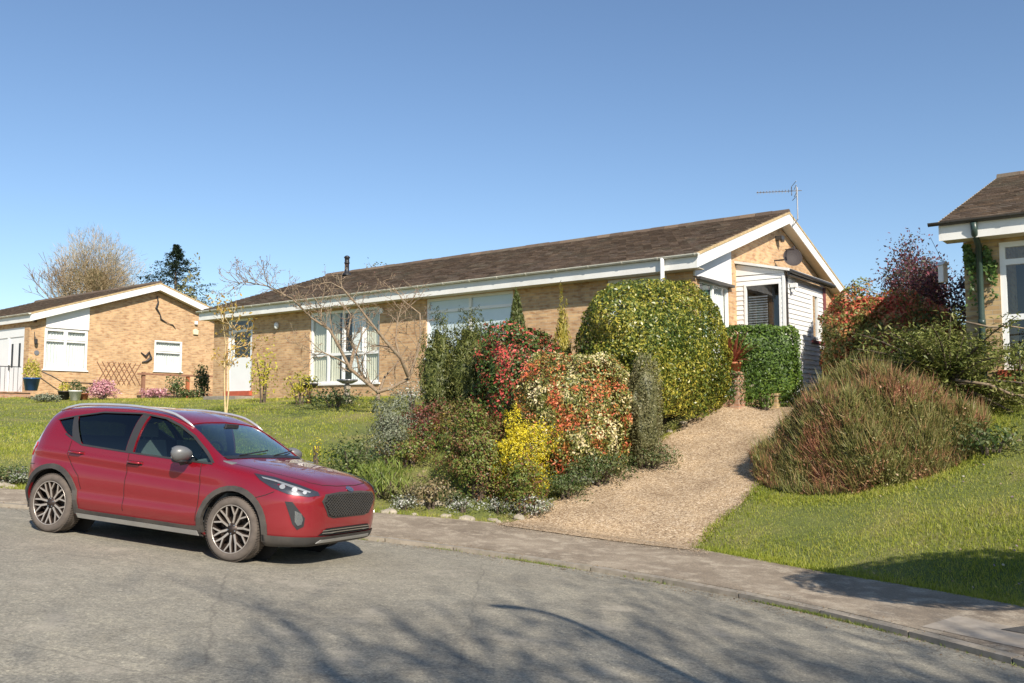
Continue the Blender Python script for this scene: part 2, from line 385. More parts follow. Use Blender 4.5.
tag(sheet('tarmac_patch', [(4.05,7.62),(4.35,7.75),(4.75,7.25),(4.5,7.0)], M['patch'], lambda x, y: pav(x, y)+.009), kind='structure')
tag(sheet('pavement_slab_area', [(3.45,7.75),(3.95,8.15),(4.55,7.15),(5.0,5.4),(4.5,5.2),(3.98,6.9)], M['pale_conc'], lambda x, y: pav(x, y)+.004), kind='structure')
# ------------------------------------------------------------------ houses
def wall_panel(name, outline, holes, axis, at, thick, mat, parent, flip=1):
    """outline in (u,z); axis 'y' = wall facing -y at y=at, 'x' = wall facing +x at x=at"""
    bm = bmesh.new(); f = bm.faces.new([bm.verts.new((u, 0, z)) for u, z in outline])
    def cut(co, no): bmesh.ops.bisect_plane(bm, geom=bm.verts[:]+bm.edges[:]+bm.faces[:], plane_co=co, plane_no=no)
    for (u0, u1, z0, z1) in holes:
        for u in (u0, u1): cut((u, 0, 0), (1, 0, 0))
        for z in (z0, z1): cut((0, 0, z), (0, 0, 1))
    kill = [f for f in bm.faces if any(u0 < f.calc_center_median().x < u1 and z0 < f.calc_center_median().z < z1 for (u0, u1, z0, z1) in holes)]
    bmesh.ops.delete(bm, geom=kill, context='FACES')
    r = bmesh.ops.extrude_face_region(bm, geom=bm.faces[:])
    for v in [g for g in r['geom'] if isinstance(g, bmesh.types.BMVert)]: v.co.y += thick
    for v in bm.verts:
        u, t, z = v.co
        v.co = (u, at+t, z) if axis == 'y' else (at-t, u, z)
    bmesh.ops.recalc_face_normals(bm, faces=bm.faces)
    me = bpy.data.meshes.new(name); bm.to_mesh(me); bm.free(); return link(name, me, parent, [mat])
def T(axis, at):
    """maps (u, depth-into-wall, z) to local xyz"""
    return (lambda u, t, z: (u, at+t, z)) if axis == 'y' else (lambda u, t, z: (at-t, u, z))
def boxT(m, f, u0, u1, t0, t1, z0, z1):
    P = [f(u, t, z) for z in (z0, z1) for u, t in ((u0, t0), (u1, t0), (u1, t1), (u0, t1))]
    m.add(P, [(0,3,2,1),(4,5,6,7),(0,1,5,4),(1,2,6,5),(2,3,7,6),(3,0,4,7)])
def window(parent, axis, at, u0, u1, z0, z1, mull=(), trans=(), inset=.05, fw=.06, sill=True, curtain=None, name='window', glass='glass', fm='white', cells=None):
    """window > pane, curtain, sill"""
    f = T(axis, at); m = MB()
    boxT(m, f, u0, u0+fw, inset, inset+.07, z0, z1); boxT(m, f, u1-fw, u1, inset, inset+.07, z0, z1)
    boxT(m, f, u0+fw, u1-fw, inset, inset+.07, z0, z0+fw); boxT(m, f, u0+fw, u1-fw, inset, inset+.07, z1-fw, z1)
    for u in mull: boxT(m, f, u-fw*.6, u+fw*.6, inset+.004, inset+.066, z0+fw, z1-fw)
    for t in trans:
        z = t[0] if isinstance(t, tuple) else t; a, b = (t[1], t[2]) if isinstance(t, tuple) else (u0+fw, u1-fw)
        boxT(m, f, a, b, inset+.008, inset+.062, z-fw*.55, z+fw*.55)
    # opening casements sit slightly proud
    for (a, b, c, d) in (cells or ()):
        s = .035
        boxT(m, f, a, a+s, inset-.015, inset+.05, c, d); boxT(m, f, b-s, b, inset-.015, inset+.05, c, d)
        boxT(m, f, a+s, b-s, inset-.015, inset+.05, c, c+s); boxT(m, f, a+s, b-s, inset-.015, inset+.05, d-s, d)
    w = m.build(name, M[fm], parent)
    g = MB(); P = [f(u0+fw*.5, inset+.035, z0+fw*.5), f(u1-fw*.5, inset+.035, z0+fw*.5), f(u1-fw*.5, inset+.035, z1-fw*.5), f(u0+fw*.5, inset+.035, z1-fw*.5)]
    g.add(P, [(0,1,2,3)]); g.build('pane', M[glass], w)
    if sill:
        s_ = MB(); boxT(s_, f, u0-.05, u1+.05, -.05, inset+.06, z0-.05, z0-.002); s_.build('sill', M['white'], w)
    for (cu0, cu1, cz0, cz1, mat, kind) in (curtain or ()):
        c = MB()
        if kind == 'flat': boxT(c, f, cu0, cu1, .11, .12, cz0, cz1)
        elif kind == 'slats':
            z = cz0
            while z < cz1:
                P = [f(cu0, .15, z), f(cu1, .15, z), f(cu1, .175, z+.03), f(cu0, .175, z+.03)]; c.add(P, [(0,1,2,3)]); z += .045
        elif kind == 'vert':
            u = cu0
            while u < cu1:
                P = [f(u, .11, cz0), f(u+.075, .14, cz0), f(u+.075, .14, cz1), f(u, .11, cz1)]; c.add(P, [(0,1,2,3)]); u += .085
        else:
            n = max(6, int((cu1-cu0)/.018)); Vv = []
            for i in range(n+1):
                u = cu0+(cu1-cu0)*i/n; t = .125+.018*math.sin(u*62+1.3*math.sin(u*9))
                Vv += [f(u, t, cz0), f(u, t, cz1)]
            c.add(Vv, [(2*i, 2*i+2, 2*i+3, 2*i+1) for i in range(n)])
        c.build('blind' if kind in ('flat', 'slats', 'vert') else 'curtain', M[mat], w, smooth=(kind == 'fold'))
    return w
def tiles(name, x0, x1, y0, z0, y1, z1, mat, parent, tw=.24, course=.22, seed=1):
    """one slope of overlapping tiles running from eave (y0,z0) to ridge (y1,z1)"""
    rnd = random.Random(seed); m = MB(); sl = math.hypot(y1-y0, z1-z0); dy, dz = (y1-y0)/sl, (z1-z0)/sl
    nyv, nzv = -dz*(1 if dy > 0 else -1), abs(dy); n = int(sl/course)+1; c = sl/n
    for r in range(n):
        x = x0-(tw/2 if r % 2 else 0)
        while x < x1:
            a = max(x, x0); b = min(x+tw-.006, x1); x += tw
            if b-a < .03: continue
            j = rnd.uniform(-.004, .007); lf = .030+j; s0 = r*c-.02; s1 = min((r+1)*c+.02, sl); up = .004
            k = rnd.uniform(-.003, .003)
            def P(xx, s, h): return (xx, y0+dy*s+nyv*h, z0+dz*s+nzv*h)
            m.add([P(a, s0, lf), P(b, s0, lf+k), P(b, s1, up), P(a, s1, up), P(a, s0, lf-.022), P(b, s0, lf-.022+k), P(b, s1, -.012), P(a, s1, -.012)], [(0,1,2,3),(4,5,1,0),(0,3,7,4),(1,5,6,2)])
    return m.build(name, mat, parent)
def shell_roof(O, root, x0, x1, zf, half, rise, front_over, tile, gut, gutside=True, gx0=None, brackets=1.0):
    """zf = fascia bottom at y=0; boards, soffits, gutter, verge mortar, tiles on both slopes"""
    D = 2*half; s = rise/half
    tiles('roof', x0+.03, x1-.02, -.03, zf+.31, half, zf+.31+rise, M[tile], root, seed=3)
    tiles('roof', x0+.03, x1-.02, D+.03, zf+.31, half, zf+.31+rise, M[tile], root, seed=4)
    m = MB(); u = .28  # deck under the tiles
    m.prism([(.03, zf+u), (half, zf+u+rise), (D-.03, zf+u), (D-.03, zf+u-.1), (half, zf+u+rise-.1), (.03, zf+u-.1)], 'x', x0+.04, x1-.04); m.build('roof_deck', M['timber'], root)
    m = MB(); n = int((x1-x0)/.45); w = (x1-x0)/n
    for i in range(n):
        h = random.uniform(-.008, .008); a = x0+i*w+.004; b = x0+(i+1)*w-.004
        m.prism([(half-.13, zf+.30+rise-.13*s+h), (half-.06, zf+.385+rise+h-.01), (half, zf+.40+rise+h), (half+.06, zf+.385+rise+h-.01), (half+.13, zf+.30+rise-.13*s+h)], 'x', a, b)
    m.build('ridge_tiles', M[tile], root)
    for X0, X1 in ((x1-.03, x1), (x0, x0+.03)):
        m = MB()
        m.prism([(-.001, zf), (half, zf+rise), (half, zf+rise+.25), (-.001, zf+.25)], 'x', X0, X1)
        m.prism([(D+.001, zf), (half+.0005, zf+rise), (half+.0005, zf+rise+.25), (D+.001, zf+.25)], 'x', X0, X1)
        m.build('bargeboard', M['white_board'], root)
    for X0, X1 in ((x1-.10, x1+.012), (x0-.012, x0+.10)):
        m = MB()
        m.prism([(-.02, zf+.255), (half, zf+rise+.255), (half, zf+rise+.312), (-.02, zf+.312)], 'x', X0, X1)
        m.prism([(D+.02, zf+.255), (half+.0005, zf+rise+.255), (half+.0005, zf+rise+.312), (D+.02, zf+.312)], 'x', X0, X1)
        m.build('verge', M['mortar'], root)
    m = MB(); m.box(x0+.031, x1-.031, 0, .028, zf, zf+.25); m.build('fascia', M['white_board'], root); m = MB(); m.box(x0+.031, x1-.031, D-.028, D, zf, zf+.25); m.build('fascia', M['white_board'], root)
    return s
def gutter(parent, x0, x1, y, z, mat, r_=.055, br=.9, caps=True):
    m = MB(); n = 8; V = []; 
    for x in (x0, x1):
        for k in range(n+1):
            a = math.pi+math.pi*k/n; V.append((x, y+r_*math.cos(a), z+r_*math.sin(a)))
    for x in (x0, x1):
        for k in range(n+1):
            a = math.pi+math.pi*k/n; V.append((x, y+(r_-.008)*math.cos(a), z+(r_-.008)*math.sin(a)))
    k = n+1
    Fc = [(i, i+1, k+i+1, k+i) for i in range(n)]+[(2*k+i, 3*k+i, 3*k+i+1, 2*k+i+1) for i in range(n)]+[(0, k, 3*k, 2*k), (n, 2*k+n, 3*k+n, k+n)]
    m.add(V, Fc)
    for x in (x0, x1): m.prism([(y+r_*1.03*math.cos(math.pi+math.pi*i/n), z+r_*1.03*math.sin(math.pi+math.pi*i/n)) for i in range(n+1)], 'x', x-.006, x+.006)
    x = x0+.3
    while x < x1:
        m.prism([(y+(r_+.008)*math.cos(math.pi+math.pi*i/n), z+(r_+.008)*math.sin(math.pi+math.pi*i/n)) for i in range(n+1)], 'x', x-.02, x+.02); x += br
    return m.build('gutter', M[mat], parent)
def slope_top(y, zf, half, rise): return zf+rise*(y if y < half else 2*half-y)/half
# ---- main bungalow
ZF = 4.57; HALF = 5.58; RISE = 1.90
bm_ = empty('bungalow', (OM[0], OM[1], 0), RZ, 'long low tan brick bungalow with brown tiled roof and white gable boards above the driveway', 'house', 'bungalows of the close')
hm = bm_
shell_roof(OM, hm, -18.3, 0, ZF, HALF, RISE, .4, 'tile', 'gutter')
m = MB(); m.box(-18.26, -.031, .029, .40, ZF+.005, ZF+.02); m.box(-18.26, -.031, 2*HALF-.4, 2*HALF-.029, ZF+.005, ZF+.02)
th = .012
for (X0, X1) in ((-.30, -.031), (-18.26, -18.0)):
    m.prism([(.03, ZF+.03), (HALF, ZF+RISE+.02), (HALF, ZF+RISE+.02+th), (.03, ZF+.03+th)], 'x', X0, X1)
    m.prism([(2*HALF-.03, ZF+.03), (HALF+.001, ZF+RISE+.02), (HALF+.001, ZF+RISE+.02+th), (2*HALF-.03, ZF+.03+th)], 'x', X0, X1)
m.build('soffit', M['soffit'], hm)
gutter(hm, -18.32, .06, -.06, ZF+.30, 'gutter')
W1 = (-13.07, -10.05, 2.33, 4.50); W2 = (-8.26, -5.27, 2.95, 4.56); W3 = (-2.5, -.95, 2.95, 4.56); DOOR = (-17.22, -15.9, 2.18, 4.56)
wall_panel('wall', [(-18.0, 1.3), (-.30, 1.3), (-.30, ZF+.004), (-18.0, ZF+.004)], [W1, W2, W3, DOOR], 'y', .40, .26, M['brick'], hm)
GY0, GY1 = .662, 2*HALF-.40
GW = (.72, 2.32, 2.7, 4.44)
PD = (2.75, 5.2, 1.9, 4.2)
wall_panel('wall', [(GY0, 1.3), (GY1, 1.3), (GY1, slope_top(GY1, ZF, HALF, RISE)), (HALF, ZF+RISE+.005), (GY0, slope_top(GY0, ZF, HALF, RISE))], [GW], 'x', -.30, .26, M['brick'], hm)
wall_panel('wall', [(GY0, 1.3), (GY1, 1.3), (GY1, slope_top(GY1, ZF, HALF, RISE)), (HALF, ZF+RISE+.005), (GY0, slope_top(GY0, ZF, HALF, RISE))], [], 'x', -17.74, .26, M['brick'], hm)
wall_panel('wall', [(-18.0, 1.3), (-.30, 1.3), (-.30, ZF+.004), (-18.0, ZF+.004)], [], 'y', GY1, .26, M['brick'], hm)
# lintel gap fill between front wall corner and gable wall
bxo('room_divider', (-17.7, -.6, 3.2, 3.25, 1.3, ZF), M['dark_room'], hm)
bxo('room_floor', (-17.7, -.6, .7, 10.4, 2.14, 2.18), M['timber'], hm); bxo('room_ceiling', (-17.7, -.6, .7, 10.4, ZF+.03, ZF+.06), M['white'], hm)
w = window(hm, 'y', .40, *W1, mull=(-12.27, -11.62, -10.72), trans=(3.2,), fw=.075, inset=.04, cells=[(-13.0,-12.3,3.24,4.43),(-11.58,-10.76,3.24,4.43)],
           curtain=[(-13.0,-12.3,2.4,4.45,'curtain_cream','fold'),(-12.25,-11.85,2.4,4.45,'curtain_cream','fold'),(-11.3,-10.75,2.4,4.45,'curtain','vert'),(-10.68,-10.12,2.4,4.45,'curtain_cream','fold')])
w = window(hm, 'y', .40, *W2, mull=(-6.73,), trans=(4.20,), fw=.07, inset=.04, curtain=[(-8.2,-5.3,3.0,4.5,'blind','flat')])
w = window(hm, 'y', .40, *W3, mull=(-1.75,), trans=(4.20,), fw=.07, inset=.04, curtain=[(-2.45,-1.0,3.0,4.5,'blind','flat')])
w = window(hm, 'x', -.30, GW[0], GW[1], GW[2], GW[3], mull=(1.50,), fw=.06, inset=.03, curtain=[(.80,1.05,2.8,4.4,'curtain','fold'),(1.10,1.45,2.8,4.4,'curtain_green','fold'),(1.56,2.26,2.8,4.4,'curtain','fold')])
wf = MB(); wf.prism([(.42, 4.47), (2.36, 4.47), (2.36, slope_top(2.36, ZF, HALF, RISE)), (.42, slope_top(.42, ZF, HALF, RISE))], 'x', -.298, -.255); wf.build('white_infill_panel', M['white'], hm)
m = MB(); m.box(-.30, -.19, .55, 2.40, 4.41, 4.47); m.build('window_hood', M['dark_gutter'], hm)
# front door with side glass
d = MB(); f = T('y', .40)
u0, u1, z0, z1 = DOOR
boxT(d, f, u0, u0+.08, .03, .12, z0, z1); boxT(d, f, u1-.08, u1, .03, .12, z0, z1); boxT(d, f, u0+.08, u1-.08, .03, .12, z1-.08, z1); boxT(d, f, u0+.08, u1-.08, .035, .115, 4.12, 4.2)
boxT(d, f, u0+.08, u1-.08, .05, .10, z0, 3.28); boxT(d, f, u0+.08, u0+.26, .05, .10, 3.28, 4.12); boxT(d, f, u1-.16, u1-.08, .05, .10, 3.28, 4.12)
dd = d.build('door', M['white'], hm)
g = MB(); g.add([f(u0+.1, .08, 3.27), f(u1-.1, .08, 3.27), f(u1-.1, .08, 4.48), f(u0+.1, .08, 4.48)], [(0,1,2,3)]); g.build('pane', M['glass'], dd)
g = MB(); boxT(g, f, u0+.20, u0+.23, .0, .05, 3.05, 3.2); boxT(g, f, u0+.20, u0+.32, .0, .02, 3.14, 3.165); g.build('handle', M['metal_grey'], dd)
bxo('door_step', (-17.4, -15.7, -.35, .39, 1.6, 2.0), M['concrete'], hm, .01); bxo('door_sill', (-17.25, -15.85, .30, .46, 2.02, 2.176), M['red_tile'], hm)
l = MB(); l.lathe([(.0,-.11),(.05,-.10),(.075,-.04),(.075,.04),(.05,.10),(0,.11)], (-14.6, .34, 4.2), 12); l.build('wall_light', M['white'], hm, True)
bxo('sensor_box', (-10.0, -9.9, .33, .40, 4.28, 4.42), M['white'], hm, .01)
m = MB(); m.tube([(-.80,-.07,ZF+.27),(-.80,-.07,2.0)], .045, 12); m.build('downpipe', M['white_board'], hm, True)
# flue
m = MB(); fz = 6.45; fy = 4.6; fx = -16.1
m.lathe([(.17,0),(.15,.06),(.085,.10),(.08,.42),(.10,.43),(.10,.47),(.085,.48),(.085,.62),(.11,.63),(.11,.67),(.05,.72),(0,.72)], (fx, fy, fz+.02), 14); m.build('flue_pipe', M['black_plastic'], hm, True)
# aerial on a bracket behind the near ridge end
m = MB(); m.tube([(-.15,5.75,6.5),(.05,5.75,6.45),(.16,5.75,6.6),(.16,5.75,7.45)], .018, 8)
dv = Vector((-.93,-.35,.02)); c0 = Vector((.16,5.75,7.36)); 
m.tube([c0+dv*-.12, c0+dv*1.05], .011, 6)
up = Vector((0,0,1)); sd = dv.cross(up).normalized()
for i in range(11):
    p = c0+dv*(.22+i*.08); L_ = .19-.008*i; m.tube([p-sd*L_, p+sd*L_], .007, 5); m.tube([p-up*.05, p+up*.05], .007, 5)
for a in (-.20, -.10, .10, .20): m.tube([c0+dv*.02+up*a-sd*.26, c0+dv*(.02+abs(a)*.5)+up*a+sd*.26], .009, 5)
m.tube([c0+dv*.14-up*.10-sd*.1, c0+dv*.14+up*.10+sd*.1], .012, 5); m.tube([c0+dv*.14+up*.10-sd*.1, c0+dv*.14-up*.10+sd*.1], .012, 5)
m.tube([c0+dv*.02-up*.16, c0+dv*.02+up*.16], .01, 5); m.build('aerial', M['metal_grey'], hm)
m = MB(); m.tube([(-18.0,6.4,6.0),(-18.0,6.4,7.35)], .022, 6); m.build('vent_pipe', M['white'], hm)
# porch
PX = .88; PY0, PY1 = 2.72, 5.55
def siding(m, f, u0, u1, z0, z1, holes=()):
    z = z0
    while z < z1-.01:
        zt = min(z+.115, z1); segs = [(u0, u1)]
        for (a, b, c, d_) in holes:
            if z+.07 > c and z+.07 < d_:
                segs = [s for (p, q) in segs for s in ((p, min(a, q)), (max(b, p), q)) if s[1]-s[0] > .01]
        for (p, q) in segs:
            P = [f(p, 0, z), f(q, 0, z), f(q, .018, zt), f(p, .018, zt), f(p, .05, z), f(q, .05, z), f(q, .05, zt), f(p, .05, zt)]
            m.add(P, [(0,1,2,3),(0,4,5,1),(4,7,6,5),(0,3,7,4),(1,5,6,2),(3,2,6,7)])
        z += .115
m = MB(); fS = T('x', PX); fF = T('y', PY0)
PWF = (-.10, .80, 2.9, 4.52); PWS = (4.55, 5.02, 3.3, 4.42)
siding(m, fS, PY0+.05, PY1, 1.5, 4.68, [(PWS[0], PWS[1], PWS[2], PWS[3])])
siding(m, fF, -.30, PX-.001, 1.5, 4.72, [PWF])
m.box(PX-.045, PX+.012, PY0-.012, PY0+.05, 1.5, 4.68)
po = m.build('porch', M['white'], hm)
m = MB(); m.prism([(-.30, 4.74), (PX-.01, 4.72), (PX-.01, 4.76), (-.30, 5.02)], 'y', PY0+.002, PY0+.05); m.build('porch_gable_board', M['white'], po)
m = MB(); m.prism([(-.36, 4.72), (-.30, 4.72), (-.30, 4.66), (-.36, 4.66)], 'y', PY0+.6, PY0+.61)
m = MB(); m.add([(-.30,PY0-.08,5.04),(PX+.14,PY0-.08,4.74),(PX+.14,PY1+.16,4.74),(-.30,PY1+.16,5.04),(-.30,PY0-.08,5.10),(PX+.14,PY0-.08,4.80),(PX+.14,PY1+.16,4.80),(-.30,PY1+.16,5.10)], [(0,3,2,1),(4,5,6,7),(0,1,5,4),(1,2,6,5),(2,3,7,6),(3,0,4,7)])
m.build('porch_roof', M['white_board'], po)
m = MB(); m.box(PX+.08, PX+.15, PY0-.02, PY1+.17, 4.66, 4.79); m.tube([(PX+.19,PY0-.05,4.73),(PX+.19,PY1+.2,4.71)], .045, 8); m.build('porch_gutter', M['dark_gutter'], po)
def subwin(par, axis, at, u0, u1, z0, z1, mull, name='porch_window'):
    f = T(axis, at); m = MB(); fw = .05
    boxT(m, f, u0, u0+fw, -.01, .06, z0, z1); boxT(m, f, u1-fw, u1, -.01, .06, z0, z1); boxT(m, f, u0+fw, u1-fw, -.01, .06, z0, z0+fw); boxT(m, f, u0+fw, u1-fw, -.01, .06, z1-fw, z1)
    for u in mull: boxT(m, f, u-.02, u+.02, -.005, .055, z0+fw, z1-fw)
    m.build(name, M['white'], par)
    g = MB(); g.add([f(u0+.02,.03,z0+.02), f(u1-.02,.03,z0+.02), f(u1-.02,.03,z1-.02), f(u0+.02,.03,z1-.02)], [(0,1,2,3)]); g.build('porch_pane', M['glass'], par)
subwin(po, 'y', PY0, *PWF, ()); subwin(po, 'x', PX, *PWS, ())
m = MB(); z = 3.0
while z < 4.2:
    m.add([(-.05,PY0+.12,z),(.42,PY0+.12,z),(.42,PY0+.15,z+.035),(-.05,PY0+.15,z+.035)], [(0,1,2,3)]); z += .06
m.build('porch_blind', M['metal_grey'], po)
bxo('porch_inner_wall', (.5, .55, PY0+.2, PY1-.1, 1.6, 4.6), M['dark_room'], po)
M['maroon'] = simple('maroon_trim', (.20,.06,.06), .6, var=.2)
m = MB(); m.box(PX+.001, PX+.022, PY1-.14, PY1+.02, 1.6, 4.66); m.box(PX+.001, PX+.03, 4.46, PY1-.15, 3.18, 3.26); m.build('porch_trim', M['maroon'], po)
bxo('porch_corner_post', (PX-.06, PX+.014, PY0+.06, PY0+.20, 1.6, 4.64), M['dark_gutter'], po)
m = MB(); m.box(PX+.02, PX+.16, PY0+.32, PY0+.45, 4.40, 4.50); m.box(PX+.03, PX+.10, PY0+.35, PY0+.42, 4.30, 4.40); m.build('security_light', M['white'], po)
# dish
m = MB(); c = Vector((.18, 5.2, 5.48)); ax = Vector((.62,-.78,.20)).normalized(); u = ax.orthogonal().normalized(); w_ = ax.cross(u)
V = [c]; Fc = []
for r_ in (1, 2, 3, 4):
    for j in range(20):
        a = 2*math.pi*j/20; q = r_/4; V.append(c+(u*math.cos(a)+w_*math.sin(a))*.25*q+ax*.06*q*q)
for j in range(20): Fc.append((0, 1+j, 1+(j+1) % 20))
for r_ in range(3):
    for j in range(20): Fc.append((1+r_*20+j, 1+(r_+1)*20+j, 1+(r_+1)*20+(j+1) % 20, 1+r_*20+(j+1) % 20))
m.add(V, Fc); m.tube([c-ax*.01, c-ax*.10, (-.30, 5.2, 5.45)], .02, 6); m.tube([c-w_*.28, c+ax*.36-w_*.10], .012, 6); m.lathe([(.0,0),(.03,0),(.03,.09),(0,.09)], tuple(c+ax*.36-w_*.10), 8)
M['dish'] = simple('dish_grey', (.032,.024,.024), .7, var=.1); m.build('satellite_dish', M['dish'], hm, False)
m = MB(); m.box(-.30, -.12, 5.3, 5.5, 6.02, 6.12); m.lathe([(.0,0),(.05,.0),(.06,.06),(.0,.07)], (-.14, 5.4, 5.96), 10); m.build('gable_lamp', M['dark_gutter'], hm)
# ---- left bungalow
ZL = 4.86; HL = 5.2; RL_ = 1.72
hl = empty('bungalow', (OL[0], OL[1], 0), RZ, 'tan brick bungalow on the left with small gable window, white double door and iron railings', 'house', 'bungalows of the close')
shell_roof(OL, hl, -11, 0, ZL, HL, RL_, .1, 'tile', 'gutter')
m = MB(); m.box(-10.96, -.031, .029, .14, ZL+.005, ZL+.02)
m.prism([(.03, ZL+.03), (HL, ZL+RL_+.02), (HL, ZL+RL_+.032), (.03, ZL+.042)], 'x', -.35, -.031); m.prism([(2*HL-.03, ZL+.03), (HL+.001, ZL+RL_+.02), (HL+.001, ZL+RL_+.032), (2*HL-.03, ZL+.042)], 'x', -.35, -.031)
m.build('soffit', M['soffit'], hl)
gutter(hl, -11.0, .05, -.06, ZL+.30, 'gutter')
LW1 = (.70, 2.36, 3.12, 4.68); LW2 = (5.22, 6.50, 3.22, 4.50); LD = (-3.5, -.75, 2.24, 4.70)
wall_panel('wall', [(.40, 1.5), (10.3, 1.5), (10.3, slope_top(10.3, ZL, HL, RL_)), (HL, ZL+RL_+.005), (.40, slope_top(.40, ZL, HL, RL_))], [LW1, LW2], 'x', -.35, .26, M['brick'], hl)
wall_panel('wall', [(-10.8, 1.5), (-.35, 1.5), (-.35, ZL+.004), (-10.8, ZL+.004)], [LD], 'y', .14, .258, M['brick'], hl)
wall_panel('wall', [(.40, 1.5), (10.3, 1.5), (10.3, slope_top(10.3, ZL, HL, RL_)), (HL, ZL+RL_+.005), (.40, slope_top(.40, ZL, HL, RL_))], [], 'x', -10.5, .26, M['brick'], hl)
bxo('room_divider', (-10, -2.2, 3.4, 3.45, 1.5, 4.86), M['dark_room'], hl)
bxo('room_floor', (-10.4, -.65, .45, 10.2, 2.14, 2.20), M['timber'], hl); bxo('room_ceiling', (-10.4, -.65, .45, 10.2, 4.80, 4.84), M['white'], hl)
bxo('room_divider', (-2.2, -2.1, .45, 10.2, 2.2, 4.80), M['dark_room'], hl)
window(hl, 'x', -.35, *LW1, mull=(1.50,), trans=(4.22,), fw=.07, inset=.0, cells=[(.76,1.46,4.26,4.62),(1.54,2.30,4.26,4.62)], curtain=[(.75,2.3,3.15,4.65,'curtain','fold')])
window(hl, 'x', -.35, *LW2, trans=(4.02,), fw=.07, inset=.0, cells=[(5.24,6.48,4.06,4.49)], curtain=[(5.25,6.45,3.25,4.48,'curtain','fold')])
wf = MB(); wf.prism([(.72, 4.70), (2.38, 4.70), (2.38, slope_top(2.38, ZL, HL, RL_)), (.72, slope_top(.72, ZL, HL, RL_))], 'x', -.348, -.30); wf.build('white_infill_panel', M['white'], hl)
d = MB(); f = T('y', .14); boxT(d, f, LD[0], LD[1], .05, .12, LD[2], LD[3]); boxT(d, f, LD[0], LD[1], .02, .05, 4.35, LD[3])
for a, b in ((-3.4,-3.32),(-2.18,-2.02),(-.85,-.76)): boxT(d, f, a, b, .02, .05, LD[2], 4.35)
dd = d.build('door', M['white'], hl)
for a in (-1.85, -1.25):
    g = MB(); boxT(g, f, a, a+.13, .035, .052, 3.2, 4.1); g.build('pane', M['black_plastic'], dd)
g = MB(); boxT(g, f, -1.98, -1.95, .0, .03, 3.1, 3.3); g.build('handle', M['black_plastic'], dd)
def lantern(par, at, u, z):
    m = MB(); m.tube([(at, u, z+.12), (at+.10, u, z+.16), (at+.14, u, z+.08)], .012, 6); m.lathe([(.03,.08),(.07,.05),(.055,-.10),(.02,-.14),(0,-.14)], (at+.14, u, z), 8); m.tube([(at,u,z+.35),(at+.02,u,z+.02)],.012,6); m.build('wall_lantern', M['iron'], par)
lantern(hl, -.35, .32, 4.15)
m = MB(); m.lathe([(0,0),(.09,0),(.09,.03),(0,.03)], (-.35, .42, 3.72), 14, 'x'); m.build('wall_plaque', M['metal_grey'], hl)
# alarm box, ornament, small things on the gable
m = MB(); m.prism([(7.0, 4.86), (7.22, 4.86), (7.24, 5.05), (7.11, 5.12), (6.98, 5.05)], 'x', -.345, -.27); m.build('alarm_box', simple('cream_plastic', (.72,.66,.45), .5), hl, bevel=.01)
bxo('camera_box', (-.345, -.24, 7.05, 7.17, 5.3, 5.45), M['white'], hl, .01)
m = MB(); m.tube([(-.33,5.25,6.35),(-.30,5.3,6.1),(-.31,5.22,5.85),(-.3,5.4,5.6),(-.31,5.45,5.4),(-.30,5.75,5.25),(-.3,6.0,5.2),(-.31,6.15,5.05)], [.02,.035,.05,.02,.04,.012,.025,.01], 6); m.build('metal_wall_art', M['iron'], hl)
m = MB(); m.tube([(-.31,4.6,3.95),(-.28,4.8,3.8),(-.28,4.95,4.0),(-.3,5.05,3.75),(-.28,4.85,3.6),(-.3,4.65,3.55)], [.02,.05,.03,.06,.04,.02], 6); m.build('metal_wall_art', M['iron'], hl)
m = MB(); m.tube([(-.31,8.6,4.0),(-.28,8.5,3.8),(-.28,8.7,3.7),(-.3,8.55,3.5)], [.03,.05,.04,.02], 6); m.build('metal_wall_art', M['iron'], hl)
# ---- right bungalow
ZR_ = 4.32; HR = 5.9; RR_ = 2.0
hr = empty('bungalow', (OR[0], OR[1], 0), RZ, 'yellow brick bungalow at right with dark gutter, corner ivy and tall window', 'house', 'bungalows of the close')
shell_roof(OR, hr, .26, 9, ZR_, HR, RR_, .4, 'tile_right', 'dark_gutter')
m = MB(); m.box(.30, 8.9, .029, .40, ZR_+.005, ZR_+.02); m.prism([(.03, ZR_+.03), (HR, ZR_+RR_+.02), (HR, ZR_+RR_+.032), (.03, ZR_+.042)], 'x', .30, .55); m.build('soffit', M['soffit'], hr)
gutter(hr, .12, 9, -.06, ZR_+.30, 'dark_gutter')
RW = (1.08, 3.9, 2.16, 4.26)
wall_panel('wall', [(.55, 1.0), (8.7, 1.0), (8.7, ZR_+.004), (.55, ZR_+.004)], [RW], 'y', .40, .26, M['brick_right'], hr)
wall_panel('wall', [(.662, 1.0), (11.3, 1.0), (11.3, slope_top(11.3, ZR_, HR, RR_)), (HR, ZR_+RR_), (.662, slope_top(.662, ZR_, HR, RR_))], [], 'x', .81, .26, M['brick_right'], hr)
bxo('room_divider', (.9, 8.4, 3.4, 3.45, 1.5, 4.3), M['dark_room'], hr); bxo('room_floor', (.82, 8.4, .7, 10, 2.0, 2.06), M['timber'], hr)
window(hr, 'y', .40, *RW, mull=(2.45,), trans=(3.93, 3.02), fw=.085, inset=.02, sill=False)
bxo('window_sill', (1.0, 3.98, .30, .47, 1.96, 2.155), M['red_tile'], hr)
m = MB(); m.tube([(.80,-.06,ZR_+.24),(.80,.0,ZR_+.05),(.80,.30,ZR_-.10),(.80,.31,3.1),(.80,.31,1.4)], .05, 10); m.tube([(.80,.31,3.0),(.80,.31,2.9)], .06, 10); m.build('downpipe', M['pipe_green'], hr, True)
